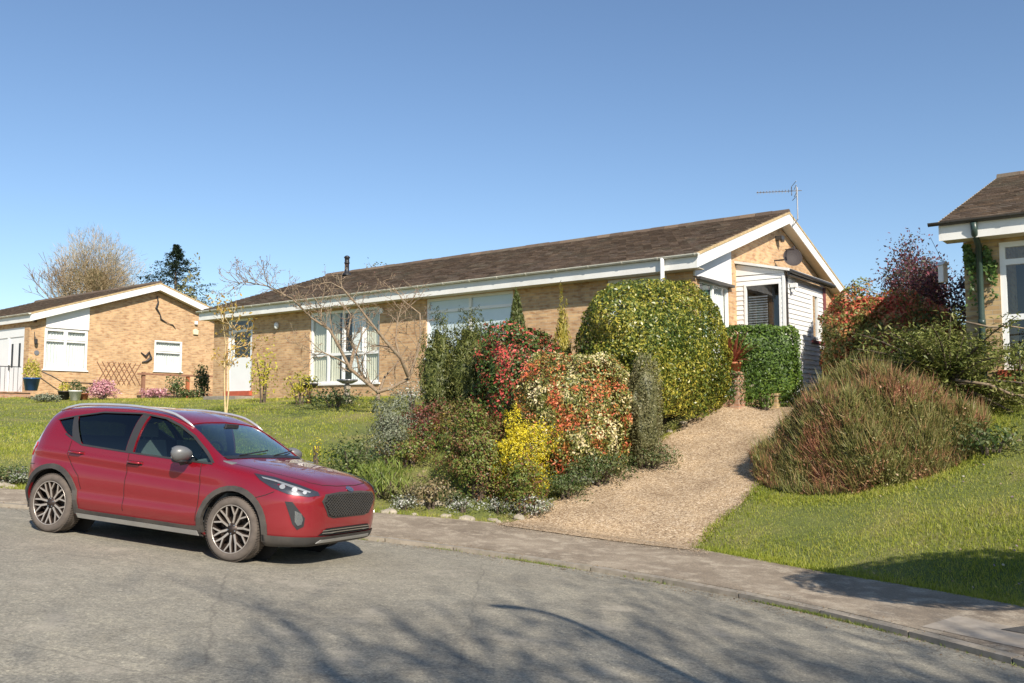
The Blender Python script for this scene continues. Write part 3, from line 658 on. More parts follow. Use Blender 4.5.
# ------------------------------------------------------------------ car
def pchip(xk, yk, x):
    return np.interp(x, xk, yk) if len(xk) < 3 else _cub(np.array(xk, float), np.array(yk, float), x)
def _cub(xk, yk, x):
    h = np.diff(xk); d = np.diff(yk)/h; m = np.zeros(len(xk))
    for i in range(1, len(xk)-1):
        if d[i-1]*d[i] > 0:
            w1 = 2*h[i]+h[i-1]; w2 = h[i]+2*h[i-1]; m[i] = (w1+w2)/(w1/d[i-1]+w2/d[i])
    m[0] = d[0]; m[-1] = d[-1]
    i = np.clip(np.searchsorted(xk, x)-1, 0, len(xk)-2); t = (x-xk[i])/h[i]
    return (1+2*t)*(1-t)**2*yk[i]+t*(1-t)**2*h[i]*m[i]+t*t*(3-2*t)*yk[i+1]+t*t*(t-1)*h[i]*m[i+1]
#      xf    zb    w2   z2    w3   z3    w4   z4    w5   z5    w6   z6    w7   z7   ztop
ST = [(0.00, .34, .34, .37, .42, .44, .44, .60, .42, .70, .36, .735, .20, .745, .75),
      (0.04, .27, .50, .29, .57, .40, .58, .62, .55, .725, .46, .765, .25, .785, .79),
      (0.12, .22, .64, .25, .69, .42, .69, .63, .65, .755, .54, .805, .30, .835, .842),
      (0.25, .21, .745, .25, .785, .43, .785, .64, .74, .785, .61, .845, .33, .885, .893),
      (0.45, .20, .81, .26, .845, .44, .84, .65, .795, .82, .65, .885, .35, .925, .934),
      (0.80, .20, .83, .27, .868, .45, .862, .68, .825, .875, .69, .938, .37, .972, .98),
      (1.08, .20, .83, .28, .868, .46, .862, .70, .838, .915, .71, .975, .38, 1.008, 1.018),
      (1.30, .20, .83, .28, .868, .46, .862, .71, .840, .935, .70, 1.075, .37, 1.125, 1.14),
      (1.60, .20, .83, .28, .866, .46, .860, .72, .838, .95, .66, 1.235, .35, 1.29, 1.305),
      (1.90, .20, .83, .28, .864, .46, .860, .72, .838, .96, .62, 1.355, .33, 1.405, 1.42),
      (2.15, .20, .83, .28, .864, .46, .860, .73, .838, .97, .605, 1.40, .32, 1.447, 1.46),
      (2.60, .20, .83, .28, .864, .46, .860, .73, .836, .985, .60, 1.42, .32, 1.462, 1.472),
      (3.10, .20, .83, .28, .864, .46, .860, .74, .830, 1.005, .59, 1.405, .31, 1.448, 1.46),
      (3.50, .20, .83, .28, .862, .46, .858, .75, .815, 1.02, .575, 1.37, .30, 1.412, 1.425),
      (3.72, .21, .81, .29, .845, .47, .840, .76, .79, 1.02, .56, 1.335, .30, 1.378, 1.39),
      (3.80, .22, .79, .30, .83, .47, .825, .76, .765, 1.01, .555, 1.30, .30, 1.345, 1.355),
      (3.88, .24, .77, .31, .805, .47, .80, .77, .74, .99, .57, 1.17, .30, 1.21, 1.22),
      (3.97, .27, .72, .33, .765, .48, .755, .75, .70, .94, .55, 1.03, .30, 1.055, 1.06),
      (4.03, .31, .64, .35, .70, .48, .69, .72, .63, .88, .50, .93, .28, .945, .95),
      (4.07, .36, .52, .40, .58, .48, .57, .68, .52, .80, .42, .84, .24, .85, .85)]
XF0 = 2.08
def car_surface():
    a = np.array(ST); xk = a[:, 0]
    xx = np.unique(np.concatenate([np.linspace(0, .3, 16), np.linspace(.3, 3.7, 86), np.linspace(3.7, 4.07, 18)]))
    cols = [_cub(xk, a[:, j], xx) for j in range(15)]
    xx = np.where(xx > 3.5, 3.5+(xx-3.5)*.62, xx)
    rings = []
    for i, x in enumerate(xx):
        c = [q[i] for q in cols]
        key = np.array([(0, c[1]), (c[2]*.6, c[1]), (c[2]*.93, c[1]+.008), (c[2], c[3]), (c[4], c[5]), (c[6], c[7]), (c[8], c[9]), (c[10], c[11]), (c[12], c[13]), (0, c[14])])
        t = np.concatenate([[0], np.cumsum(np.hypot(*np.diff(key, axis=0).T)+.02)])
        tt = np.concatenate([np.linspace(t[k], t[k+1], n_, endpoint=False) for k, n_ in enumerate((3, 2, 2, 5, 6, 8, 9, 8, 7))]+[[t[-1]]])
        y = _cub(t, key[:, 0], tt); z = _cub(t, key[:, 1], tt)
        # pressed crease through the door handles, hollow beneath it
        env = np.clip((x-.9)/.6, 0, 1)*np.clip((3.85-x)/.3, 0, 1)
        zc = .80+.055*(x-1.0)/2.8*1.6
        side = (y > .6)
        y = y+side*env*(.010*np.exp(-((z-zc)/.018)**2)-.016*np.exp(-((z-(zc-.075))/.05)**2)+.008*np.exp(-((z-.40)/.05)**2)*1.2-.012*np.exp(-((z-.50)/.05)**2))
        rings.append((x, y, z))
    n = len(rings[0][1]); V = []
    for x, y, z in rings:
        for j in range(n): V.append((XF0-x, -y[j], z[j]))
        for j in range(n-2, 0, -1): V.append((XF0-x, y[j], z[j]))
    m = 2*n-2; k = len(rings); Fc = []
    for i in range(k-1):
        for j in range(m): Fc.append((i*m+j, i*m+(j+1) % m, (i+1)*m+(j+1) % m, (i+1)*m+j))
    # caps as strips (near side j <-> far side)
    for i, rev in ((0, False), (k-1, True)):
        b = i*m
        for j in range(0, n-1):
            a0 = b+j; a1 = b+j+1; c0 = b+((m-j) % m); c1 = b+((m-j-1) % m)
            q = [a0, a1, c1, c0]; q = [v for t_, v in enumerate(q) if v not in q[:t_]]
            if len(q) > 2: Fc.append(tuple(q if rev else q[::-1]))
    return V, Fc
CV, CF = car_surface()
bmc = bmesh.new(); vs = [bmc.verts.new(v) for v in CV]
for f_ in CF:
    try: bmc.faces.new([vs[i] for i in f_])
    except ValueError: pass
bmesh.ops.recalc_face_normals(bmc, faces=bmc.faces); bmc.normal_update()
CBVH = BVHTree.FromBMesh(bmc)
def panel(name, poly, e1, e2, d, mat, parent, off=.004, thick=.0, step=.05, origin=(0,0,0), mirror=False, smooth=True, dist=3.0, sub=None):
    """flat outline (a,b) in the e1/e2 plane pressed along d onto the body, then lifted by off (with rim of depth thick)"""
    e1, e2, d, O = Vector(e1), Vector(e2), Vector(d).normalized(), Vector(origin)
    bm = bmesh.new(); bm.faces.new([bm.verts.new((a, b, 0)) for a, b in poly])
    for ax in (0, 1):
        lo = min(p[ax] for p in poly); hi = max(p[ax] for p in poly); t = lo+step
        while t < hi-1e-4:
            bmesh.ops.bisect_plane(bm, geom=bm.verts[:]+bm.edges[:]+bm.faces[:], plane_co=(t if ax == 0 else 0, t if ax == 1 else 0, 0), plane_no=(1,0,0) if ax == 0 else (0,1,0)); t += step
    last = None
    for v in bm.verts:
        p = O+e1*v.co.x+e2*v.co.y
        h, nrm, ix, ds = CBVH.ray_cast(p-d*dist, d)
        if h is None:
            h, nrm, ix, ds = CBVH.find_nearest(p)
        if nrm.dot(d) > 0: nrm = -nrm
        v.co = h+nrm*off
    if thick:
        bm.normal_update()
        be = [e for e in bm.edges if e.is_boundary]
        r = bmesh.ops.extrude_edge_only(bm, edges=be)
        for g in r['geom']:
            if isinstance(g, bmesh.types.BMVert): g.co += d*thick
    if mirror:
        for v in bm.verts: v.co.y *= -1
    bmesh.ops.recalc_face_normals(bm, faces=bm.faces)
    c = Vector((0, 0, .7)); s = sum((f.normal.dot(f.calc_center_median()-c)*f.calc_area() for f in bm.faces))
    if s < 0: bmesh.ops.reverse_faces(bm, faces=bm.faces[:])
    me = bpy.data.meshes.new(name); bm.to_mesh(me); bm.free()
    if smooth and not thick: me.polygons.foreach_set('use_smooth', [True]*len(me.polygons))
    return link(name, me, parent, [mat])
def carpaint():
    m, nt, bs = newmat('red_metallic_paint'); v = coords(nt)
    sx = nt.nodes.new('ShaderNodeSeparateXYZ'); nt.links.new(v, sx.inputs[0])
    n = noise(nt, v, 5, 6, .7)
    # road dust: thick low on the doors, a real film of dirt
    hgt = ramp(nt, sx.outputs[2], [(.22,(1,1,1)), (.85,(.25,.25,.25)), (1.0,(.10,.10,.10))])
    dust = math_(nt, 'MULTIPLY', hgt, math_(nt, 'ADD', .45, math_(nt, 'MULTIPLY', n, .6)))
    o = mixc(nt, math_(nt, 'MULTIPLY', dust, .15), (.26,.001,.011), (.34,.20,.15))
    nt.links.new(o, bs.inputs['Base Color']); bs.inputs['Metallic'].default_value = .35
    nt.links.new(math_(nt, 'ADD', .24, math_(nt, 'MULTIPLY', dust, .22)), bs.inputs['Roughness'])
    bs.inputs['Coat Weight'].default_value = 1.0; nt.links.new(math_(nt, 'ADD', .015, math_(nt, 'MULTIPLY', dust, .03)), bs.inputs['Coat Roughness'])
    return m
M['paint'] = carpaint()
M['clad'] = simple('grey_cladding', (.042,.038,.035), .65, var=.12, scale=5, dirt=(.17,.14,.11))
M['trim'] = simple('black_window_trim', (.035,.033,.032), .4, var=.1)
M['clad_silver'] = simple('silver_trim', (.50,.49,.47), .4, .4, var=.08)
M['rail'] = simple('satin_rail', (.62,.62,.62), .3, .6, var=.05)
M['mirror_cap'] = simple('grey_mirror_cap', (.16,.16,.16), .4, .2, var=.05)
M['tyre'] = simple('dusty_tyre', (.11,.09,.075), .95, var=.2, scale=12)
M['rim'] = simple('machined_alloy', (.52,.46,.40), .35, .6, var=.08)
M['rim_dark'] = simple('bronze_alloy', (.05,.036,.03), .45, .5, var=.15)
M['disc'] = simple('brake_disc', (.10,.075,.06), .5, .7, var=.2)
M['well'] = simple('wheel_well', (.018,.016,.015), .95)
M['seat_cloth'] = simple('seat_cloth', (.12,.13,.135), .9)
M['lamp_dark'] = simple('lamp_housing', (.05,.05,.055), .3, .3)
M['chrome'] = simple('chrome', (.62,.62,.62), .22, 1, var=.02)
M['red_lens'] = simple('red_lens', (.35,.01,.01), .15, coat=1)
def grillemat():
    m, nt, bs = newmat('grille_mesh'); v = coords(nt); sx = nt.nodes.new('ShaderNodeSeparateXYZ'); nt.links.new(v, sx.inputs[0])
    a = math_(nt, 'ADD', math_(nt, 'MULTIPLY', sx.outputs[1], 24), math_(nt, 'MULTIPLY', sx.outputs[2], 40)); b = math_(nt, 'SUBTRACT', math_(nt, 'MULTIPLY', sx.outputs[1], 24), math_(nt, 'MULTIPLY', sx.outputs[2], 40))
    f = [math_(nt, 'ABSOLUTE', math_(nt, 'SUBTRACT', math_(nt, 'FRACT', q), .5)) for q in (a, b)]
    k = math_(nt, 'MINIMUM', *f); o = ramp(nt, k, [(.0,(.075,.07,.065)), (.11,(.05,.045,.04)), (.15,(.004,.004,.004))])
    nt.links.new(o, bs.inputs['Base Color']); bs.inputs['Roughness'].default_value = .6; bs.inputs['Specular IOR Level'].default_value = .2; bump(nt, k, bs, -.6, .02); return m
M['grille'] = simple('grille_backing', (.008,.008,.008), .8)
M['grille_bar'] = simple('grille_bar', (.075,.072,.07), .35, .3)
def make_car():
    root = empty('parked_car', (0,0,0), 0)
    hub = 1.2465; HZ = .322
    # hollow shell: outer skin + inner skin, then cut openings
    V = [v.co.copy() for v in bmc.verts]; nn = [v.normal.copy() for v in bmc.verts]; n0 = len(V)
    F0 = [tuple(l.index for l in f.verts) for f in bmc.faces]
    bmc.verts.index_update(); F0 = [tuple(v.index for v in f.verts) for f in bmc.faces]
    inner = [v-n*.028 for v, n in zip(V, nn)]
    body = mk('body', V+inner, F0+[tuple(i+n0 for i in f[::-1]) for f in F0], [M['paint'], M['well']], root, True, [0]*len(F0)+[1]*len(F0))
    def cutter(polys):
        mb = MB()
        for p in polys: p(mb)
        o = mb.build('cut', M['black_plastic']); return o
    S_front = [(.90, .950), (.30, .962), (-.14, .972), (-.14, 1.378), (.08, 1.355), (.30, 1.292), (.52, 1.195), (.76, 1.050)]
    S_rear = [(-.25, .977), (-.88, 1.00), (-1.03, 1.09), (-1.13, 1.298), (-.80, 1.360), (-.25, 1.383)]
    S_q = [(-1.06, 1.06), (-1.17, 1.10), (-1.40, 1.235), (-1.30, 1.268), (-1.18, 1.288)]
    def prism_xz(poly, a, b): return lambda mb: mb.prism(poly, 'y', a, b)
    def cyl(x):
        return lambda mb: [mb.prism([(x+.375*math.cos(t*math.pi/16), HZ+.008+.375*math.sin(t*math.pi/16)) for t in range(32)], 'y', a, b) for a, b in ((-1.2, -.56), (.56, 1.2))]
    WS = [(-.66, 1.02), (-.3, 1.035), (.3, 1.035), (.66, 1.02), (.655, 1.07), (.56, 1.32), (.50, 1.375), (.25, 1.40), (-.25, 1.40), (-.50, 1.375), (-.56, 1.32), (-.655, 1.07)]
    RS = [(-.56, 1.06), (.56, 1.06), (.50, 1.30), (-.50, 1.30)]
    def yz(poly, a, b): return lambda mb: mb.prism(poly, 'x', a, b)
    cuts = [cyl(hub), cyl(-hub), prism_xz(S_front, -1.2, 1.2), prism_xz(S_rear, -1.2, 1.2), prism_xz(S_q, -1.2, 1.2), yz(WS, .35, 1.12), yz(RS, -2.2, -1.62)]
    for c in cuts:
        co = cutter([c]); md = body.modifiers.new('b', 'BOOLEAN'); md.object = co; md.operation = 'DIFFERENCE'; md.solver = 'EXACT'
        dg = bpy.context.evaluated_depsgraph_get(); dg.update(); me = bpy.data.meshes.new_from_object(body.evaluated_get(dg))
        body.modifiers.clear(); body.data = me; bpy.data.objects.remove(co)
    body.data.name = 'body'
    for p in body.data.polygons: p.use_smooth = True
    body.data.set_sharp_from_angle(angle=R(38))
    X, Z, Yn, Yp = (1,0,0), (0,0,1), (0,1,0), (0,-1,0)
    def side(name, poly, mat, off=.004, thick=0, both=True, step=.06, parent=root):
        o = panel(name, poly, X, Z, Yn, M[mat], parent, off, thick, step)
        if both: panel(name, poly, X, Z, Yn, M[mat], parent, off, thick, step, mirror=True)
        return o
    # black surrounds then glass
    def grow(poly, k):
        cx = sum(p[0] for p in poly)/len(poly); cz = sum(p[1] for p in poly)/len(poly)
        return [(cx+(x-cx)*k, cz+(z-cz)*k) for x, z in poly]
    fw = S_front
    side('window', grow(fw, 1.01), 'car_glass', -.010); side('window', grow(S_rear, 1.01), 'car_glass_dark', -.010); side('window', grow(S_q, 1.01), 'car_glass_dark', -.010)
    side('window_post', [(-.145, .965), (-.145, 1.385), (-.245, 1.388), (-.245, .968)], 'trim', .003)
    side('window_post', [(-.89, 1.00), (-1.05, 1.05), (-1.19, 1.288), (-1.13, 1.30)], 'trim', .003)
    side('window_trim', [(.93, .935), (.90, .954), (.30, .966), (-.14, .975), (-.25, .980), (-.88, 1.003), (-1.05, 1.058), (-1.18, 1.105), (-1.18, 1.088), (-1.05, 1.040), (-.88, .986), (-.25, .963), (.30, .948)], 'trim', .005)
    side('window_trim', [(.90, .952), (.755, 1.047), (.52, 1.191), (.30, 1.288), (.08, 1.351), (-.25, 1.380), (-.80, 1.357), (-1.18, 1.285), (-1.40, 1.232), (-1.42, 1.242), (-1.18, 1.300), (-.80, 1.374), (-.25, 1.396), (.09, 1.368), (.31, 1.304), (.53, 1.207), (.77, 1.062), (.93, .953)], 'trim', .004)
    panel('windscreen', [(a, b) for a, b in grow(WS, 1.015)], (0,1,0), Z, (-1,0,0), M['windscreen'], root, -.008, 0, .08, origin=(3,0,0), dist=0)
    panel('rear_window', [(a, b) for a, b in grow(RS, 1.01)], (0,1,0), Z, (1,0,0), M['car_glass_dark'], root, -.008, 0, .08, origin=(-3,0,0), dist=0)
    panel('cowl', [(-.66,.995),(-.3,1.012),(.3,1.012),(.66,.995),(.66,1.022),(.3,1.036),(-.3,1.036),(-.66,1.022)], (0,1,0), Z, (-1,0,0), M['black_plastic'], root, .006, 0, .05, origin=(3,0,0), dist=0)
    # wheel arch cladding
    for hx in (hub, -hub):
        n = 18; a0, a1 = R(-12), R(192)
        ring = [(hx+.428*math.cos(a0+(a1-a0)*i/n), HZ+.012+.420*math.sin(a0+(a1-a0)*i/n)) for i in range(n+1)]+[(hx+.372*math.cos(a1+(a0-a1)*i/n), HZ+.008+.372*math.sin(a1+(a0-a1)*i/n)) for i in range(n+1)]
        side('wheel_arch', ring, 'clad', .016, .045, step=.05)
    side('sill', [(.86, .215), (.84, .315), (.70, .305), (-.70, .305), (-.84, .315), (-.87, .215)], 'clad', .018, .04)
    side('sill_trim', [(.82, .225), (.82, .268), (-.84, .268), (-.84, .225)], 'clad_silver', .026, .02)
    # bumper skirts: lower slice of the skin, lifted outward
    for nm, zmax, xlim, sgn in (('front_skirt', .315, 1.62, 1), ('rear_skirt', .46, -1.60, -1)):
        b2 = bmc.copy()
        bmesh.ops.bisect_plane(b2, geom=b2.verts[:]+b2.edges[:]+b2.faces[:], plane_co=(0,0,zmax), plane_no=(0,0,1), clear_outer=True)
        bmesh.ops.bisect_plane(b2, geom=b2.verts[:]+b2.edges[:]+b2.faces[:], plane_co=(xlim,0,0), plane_no=(-sgn,0,0), clear_outer=True)
        for v in b2.verts:
            nv = v.normal.copy(); nv.z *= .4
            if nv.length > 1e-6: v.co += nv.normalized()*.016
        me = bpy.data.meshes.new(nm); b2.to_mesh(me); b2.free(); me.polygons.foreach_set('use_smooth', [True]*len(me.polygons)); link(nm, me, root, [M['clad']])
    fr = dict(e1=(0,1,0), e2=Z, d=(-1,0,0), origin=(3,0,0), dist=0)
    def front(name, poly, mat, off=.004, thick=0, step=.04, parent=root): return panel(name, poly, fr['e1'], Z, fr['d'], M[mat], parent, off, thick, step, origin=(3,0,0), dist=0)
    front('grille_frame', [(-.50,.665),(-.45,.735),(-.2,.752),(.2,.752),(.45,.735),(.50,.665),(.40,.515),(.30,.492),(-.30,.492),(-.40,.515)], 'clad', .006, .02)
    front('grille', [(-.475,.662),(-.43,.722),(-.2,.738),(.2,.738),(.43,.722),(.475,.662),(.385,.525),(.29,.507),(-.29,.507),(-.385,.525)], 'grille', .012)
    GP = [(-.475,.662),(-.43,.722),(-.2,.738),(.2,.738),(.43,.722),(.475,.662),(.385,.525),(.29,.507),(-.29,.507),(-.385,.525)]
    def pin(y, z):
        q = False; j = len(GP)-1
        for i in range(len(GP)):
            if (GP[i][1] > z) != (GP[j][1] > z) and y < (GP[j][0]-GP[i][0])*(z-GP[i][1])/(GP[j][1]-GP[i][1])+GP[i][0]: q = not q
            j = i
        return q
    m = MB()
    for s_ in (-1, 1):
        c_ = -.9
        while c_ < .9:
            run = []
            for t in range(60):
                z = .50+.245*t/59; y = c_+s_*(z-.62)*1.5
                if pin(y, z):
                    h, nrm, ix, ds = CBVH.ray_cast(Vector((3, y, z)), Vector((-1,0,0)))
                    if h: run.append(h+nrm*.016)
                elif len(run) > 1: m.tube(run[::4]+[run[-1]], .0045, 4); run = []
            if len(run) > 2: m.tube(run[::4]+[run[-1]], .0045, 4)
            c_ += .052
    m.build('grille_bars', M['grille_bar'], root)
    front('lower_grille', [(-.50,.325),(-.40,.395),(.40,.395),(.50,.325)], 'grille', .006)
    for z in (.345, .370): front('lower_grille_bar', [(-.46,z),(.46,z),(.45,z+.010),(-.45,z+.010)], 'chrome', .014)
    front('skid_strip', [(-.50,.262),(-.46,.290),(.46,.290),(.50,.262)], 'clad_silver', .024, .02)
    # headlamps and fog lamps pressed on at an angle from the corners
    M['reflector'] = simple('lamp_reflector', (.32,.32,.32), .5, .3)
    for sg in (-1, 1):
        d = Vector((-.62, -.78*sg, -.05)).normalized(); e1 = Vector((-.78*1.0, .62*sg, 0)).normalized()*-1
        # e1 points forward / inward; build for the near side then mirror
        dn = Vector((-.55, .83, -.05)).normalized(); e = Vector((.83, .55, 0)).normalized(); og = Vector((1.76, -.66, 0))
        mir = sg > 0
        hl_ = [(-.36,.895),(-.16,.875),(.12,.808),(.29,.755),(.31,.722),(.20,.704),(0,.720),(-.16,.770),(-.29,.838)]
        p = panel('headlight', hl_, e, Z, dn, M['lamp_dark'], root, .004, 0, .04, origin=og, mirror=mir)
        panel('lens', [(a*1.0, b) for a, b in hl_], e, Z, dn, M['lens'], p, .014, .012, .05, origin=og, mirror=mir)
        panel('lamp_strip', [(-.28,.868),(-.14,.845),(.06,.797),(.22,.752),(.21,.742),(.04,.780),(-.14,.830),(-.26,.852)], e, Z, dn, M['reflector'], p, .008, 0, .05, origin=og, mirror=mir)
        for a, b, r_ in ((-.06,.785,.028),(.06,.762,.028),(.16,.742,.020)):
            M['reflector'] = M.get('reflector') or simple('lamp_reflector', (.45,.45,.45), .5, .3)
            panel('reflector', [(a+r_*math.cos(t*math.pi/6), b+r_*.8*math.sin(t*math.pi/6)) for t in range(12)], e, Z, dn, M['reflector'], p, .010, 0, .05, origin=og, mirror=mir)
        dn2 = Vector((-.80, .60, 0)).normalized(); e2_ = Vector((.60, .80, 0)).normalized(); og2 = Vector((1.86, -.66, 0))
        fp = panel('fog_lamp', [(-.125,.655),(-.06,.655),(.075,.50),(.07,.42),(.01,.385),(-.04,.44)], e2_, Z, dn2, M['black_plastic'], root, .006, .02, .04, origin=og2, mirror=mir)
        panel('fog_lens', [(-.03+.0,.57),(.035,.545),(.055,.49),(.045,.44),(.01,.425),(-.02,.46)], e2_, Z, dn2, M['chrome'], fp, .012, .01, .03, origin=og2, mirror=mir)
        # rear lamp
        dr = Vector((.60, .80, 0)).normalized(); er = Vector((.80, -.60, 0)).normalized(); ogr = Vector((-1.70, -.72, 0))
        panel('tail_light', [(-.02,.98),(.10,.97),(.13,.93),(.08,.82),(-.02,.80),(-.05,.86)], er, Z, dr, M['red_lens'], root, .008, .01, .05, origin=ogr, mirror=mir)
    # badge
    bd = panel('badge', [(.065*math.cos(t*math.pi/10), .772+.026*math.sin(t*math.pi/10)) for t in range(20)], (0,1,0), Z, (-1,0,0), M['chrome'], root, .006, .004, .03, origin=(3,0,0), dist=0)
    panel('badge_face', [(.056*math.cos(t*math.pi/10), .772+.020*math.sin(t*math.pi/10)) for t in range(20)], (0,1,0), Z, (-1,0,0), simple('blue_enamel', (.07,.08,.11), .4, coat=1), bd, .009, 0, .03, origin=(3,0,0), dist=0)
    cu = bpy.data.curves.new('lettering', 'FONT'); cu.body = 'Ford'; cu.size = .034; cu.align_x = 'CENTER'; cu.align_y = 'CENTER'; cu.shear = .4
    to = bpy.data.objects.new('t', cu); COL.objects.link(to); dg = bpy.context.evaluated_depsgraph_get(); dg.update(); tm = bpy.data.meshes.new_from_object(to.evaluated_get(dg)); bpy.data.objects.remove(to)
    for v in tm.vertices:
        h, nrm, ix, ds = CBVH.ray_cast(Vector((3, v.co.x, .772+v.co.y)), Vector((-1,0,0))); v.co = (h if h else Vector((2.05, v.co.x, .772+v.co.y)))+Vector((.011,0,.004))
    link('lettering', tm, bd, [M['chrome']])
    # shut lines
    def line(pts, w=.007):
        L = [Vector((p[0], p[1])) for p in pts]; a = []; b = []
        for i, p in enumerate(L):
            d = (L[min(i+1, len(L)-1)]-L[max(i-1, 0)]).normalized(); nrm = Vector((-d.y, d.x))*w/2; a.append(tuple(p+nrm)); b.append(tuple(p-nrm))
        return a+b[::-1]
    side('door_gap', line([(.80,.35),(.82,.60),(.80,.80),(.79,.93)]), 'well', .0025, step=.03)
    side('door_gap', line([(-.175,.35),(-.185,.60),(-.19,.80),(-.193,.99)]), 'well', .0025, step=.03)
    side('door_gap', line([(-.80,.52),(-.86,.66),(-1.0,.78),(-1.06,.88),(-1.05,1.03)]), 'well', .0025, step=.03)
    side('bumper_gap', line([(1.50,.66),(1.62,.70),(1.70,.74)]), 'well', .0025, step=.03)
    side('bumper_gap', line([(-1.55,.73),(-1.70,.72),(-1.80,.74)]), 'well', .0025, step=.03)
    # bonnet shut line, pressed on from above
    for mir in (False, True):
        panel('bonnet_gap', line([(1.98,-.40),(1.90,-.52),(1.70,-.60),(1.40,-.665),(1.10,-.70)], .007), X, (0,1,0), (0,0,-1), M['well'], root, .0025, 0, .04, mirror=mir)
    panel('bonnet_gap', line([(1.98,-.40),(2.012,-.2),(2.018,0),(2.012,.2),(1.98,.40)], .007), X, (0,1,0), (0,0,-1), M['well'], root, .0025, 0, .04)
    # handles, mirrors, rails
    for sg in (-1, 1):
        for hx, hz in ((-.08, .865), (-.93, .90)):
            h, nrm, ix, ds = CBVH.ray_cast(Vector((hx, -3, hz)), Vector((0,1,0))); y0 = h.y
            m = MB(); m.box(hx-.10, hx+.10, min(sg*(-y0+.001), sg*(-y0+.004)), max(sg*(-y0+.001), sg*(-y0+.004)), hz-.022, hz+.022)
            pk = m.build('handle_recess', M['well'], root); 
            m = MB(); m.tube([(hx-.095, sg*(-y0-.002), hz+.006), (hx-.07, sg*(-y0+.036), hz+.008), (hx+.07, sg*(-y0+.036), hz+.006), (hx+.095, sg*(-y0-.002), hz+.004)], [.010,.014,.014,.010], 8); m.build('door_handle', M['paint'], root, True)
        # mirror
        bm = bmesh.new(); bmesh.ops.create_icosphere(bm, subdivisions=3, radius=1)
        for v in bm.verts:
            x, y, z = v.co; x = max(-.35, x)
            v.co = (.60+x*.10*(1+.25*z)+.02, sg*(.965+y*.125), 1.02+z*.082*(1-.18*y*sg)-.01*y*sg)
        me = bpy.data.meshes.new('mirror'); bm.to_mesh(me); bm.free(); me.polygons.foreach_set('use_smooth', [True]*len(me.polygons)); mo = link('mirror', me, root, [M['mirror_cap']])
        m = MB(); m.tube([(.66, sg*.80, .955), (.63, sg*.86, .945), (.60, sg*.93, .95)], [.030,.028,.05], 8); m.lathe([(0,-.03),(.075,-.02),(.085,.0),(.07,.012)], (.60, sg*.955, .955), 12); m.build('mirror_base', M['black_plastic'], mo, True)
        m = MB(); m.tube([(.571, sg*(.955-.085), 1.03), (.571, sg*(.955+.085), 1.03)], [.001,.001], 4)
        m.box(.560, .5695, min(sg*.87, sg*1.04), max(sg*.87, sg*1.04), .975, 1.08); m.build('mirror_glass', M['chrome'], mo, bevel=.01)
        # window sail
        pts = []
        for i in range(22):
            x = .42-1.95*i/21; h, nrm, ix, ds = CBVH.ray_cast(Vector((x, -.585*1, 3)), Vector((0,0,-1)))
            lift = .045*min(1, i/3, (21-i)/3); pts.append((h.x, sg*.585, h.z+lift*.7+.006))
        m = MB(); m.tube(pts, [.008]+[.016]*20+[.008], 8); m.build('roof_rail', M['rail'], root, True)
    # screen wipers
    m = MB()
    for y0_ in (-.45, .10):
        pts = []
        for i in range(8):
            y = y0_+.55*i/7; z = 1.025+.05*i/7; h, nrm, ix, ds = CBVH.ray_cast(Vector((3, y, z)), Vector((-1,0,0))); pts.append(h+nrm*.014)
        m.tube(pts, .007, 6)
    m.build('wiper', M['black_plastic'], root)
    # permit sticker area and rear view mirror
    bxo('interior_mirror', (.42, .45, -.11, .11, 1.29, 1.345), M['black_plastic'], root, .01)
    bxo('cabin_floor', (-1.7, 1.0, -.74, .74, .34, .36), M['seat_cloth'], root)
    # dashboard, wheel, seats
    m = MB(); m.prism([(1.05,.50),(1.10,.97),(.80,1.0),(.62,.96),(.60,.70),(.72,.5)], 'y', -.74, .74); m.build('dashboard', M['seat_cloth'], root, bevel=.02)
    m = MB(); t = [(.50+.05*math.sin(a)*.6, -.36+.18*math.cos(a), .98+.17*math.sin(a)) for a in [i*math.pi/10 for i in range(21)]]; m.tube(t, .014, 6); m.tube([(.62,-.36,.92),(.50,-.36,.98)], .03, 6); m.build('steering_wheel', M['black_plastic'], root)
    for y in (-.36, .36):
        m = MB(); m.prism([(.30,.46),(.32,.60),(-.10,.58),(-.25,.62),(-.36,1.10),(-.46,1.10),(-.36,.50),(-.2,.42)], 'y', y-.22, y+.22)
        m.prism([(-.38,1.13),(-.40,1.28),(-.47,1.28),(-.46,1.13)], 'y', y-.12, y+.12); m.tube([(-.42,y-.06,1.08),(-.42,y-.06,1.15)], .008, 5); m.tube([(-.42,y+.06,1.08),(-.42,y+.06,1.15)], .008, 5)
        m.build('seat', M['seat_cloth'], root, bevel=.04)
    m = MB(); m.prism([(-.75,.46),(-.75,.60),(-1.15,.58),(-1.32,1.05),(-1.42,1.05),(-1.3,.45)], 'y', -.62, .62); m.build('seat', M['seat_cloth'], root, bevel=.04)
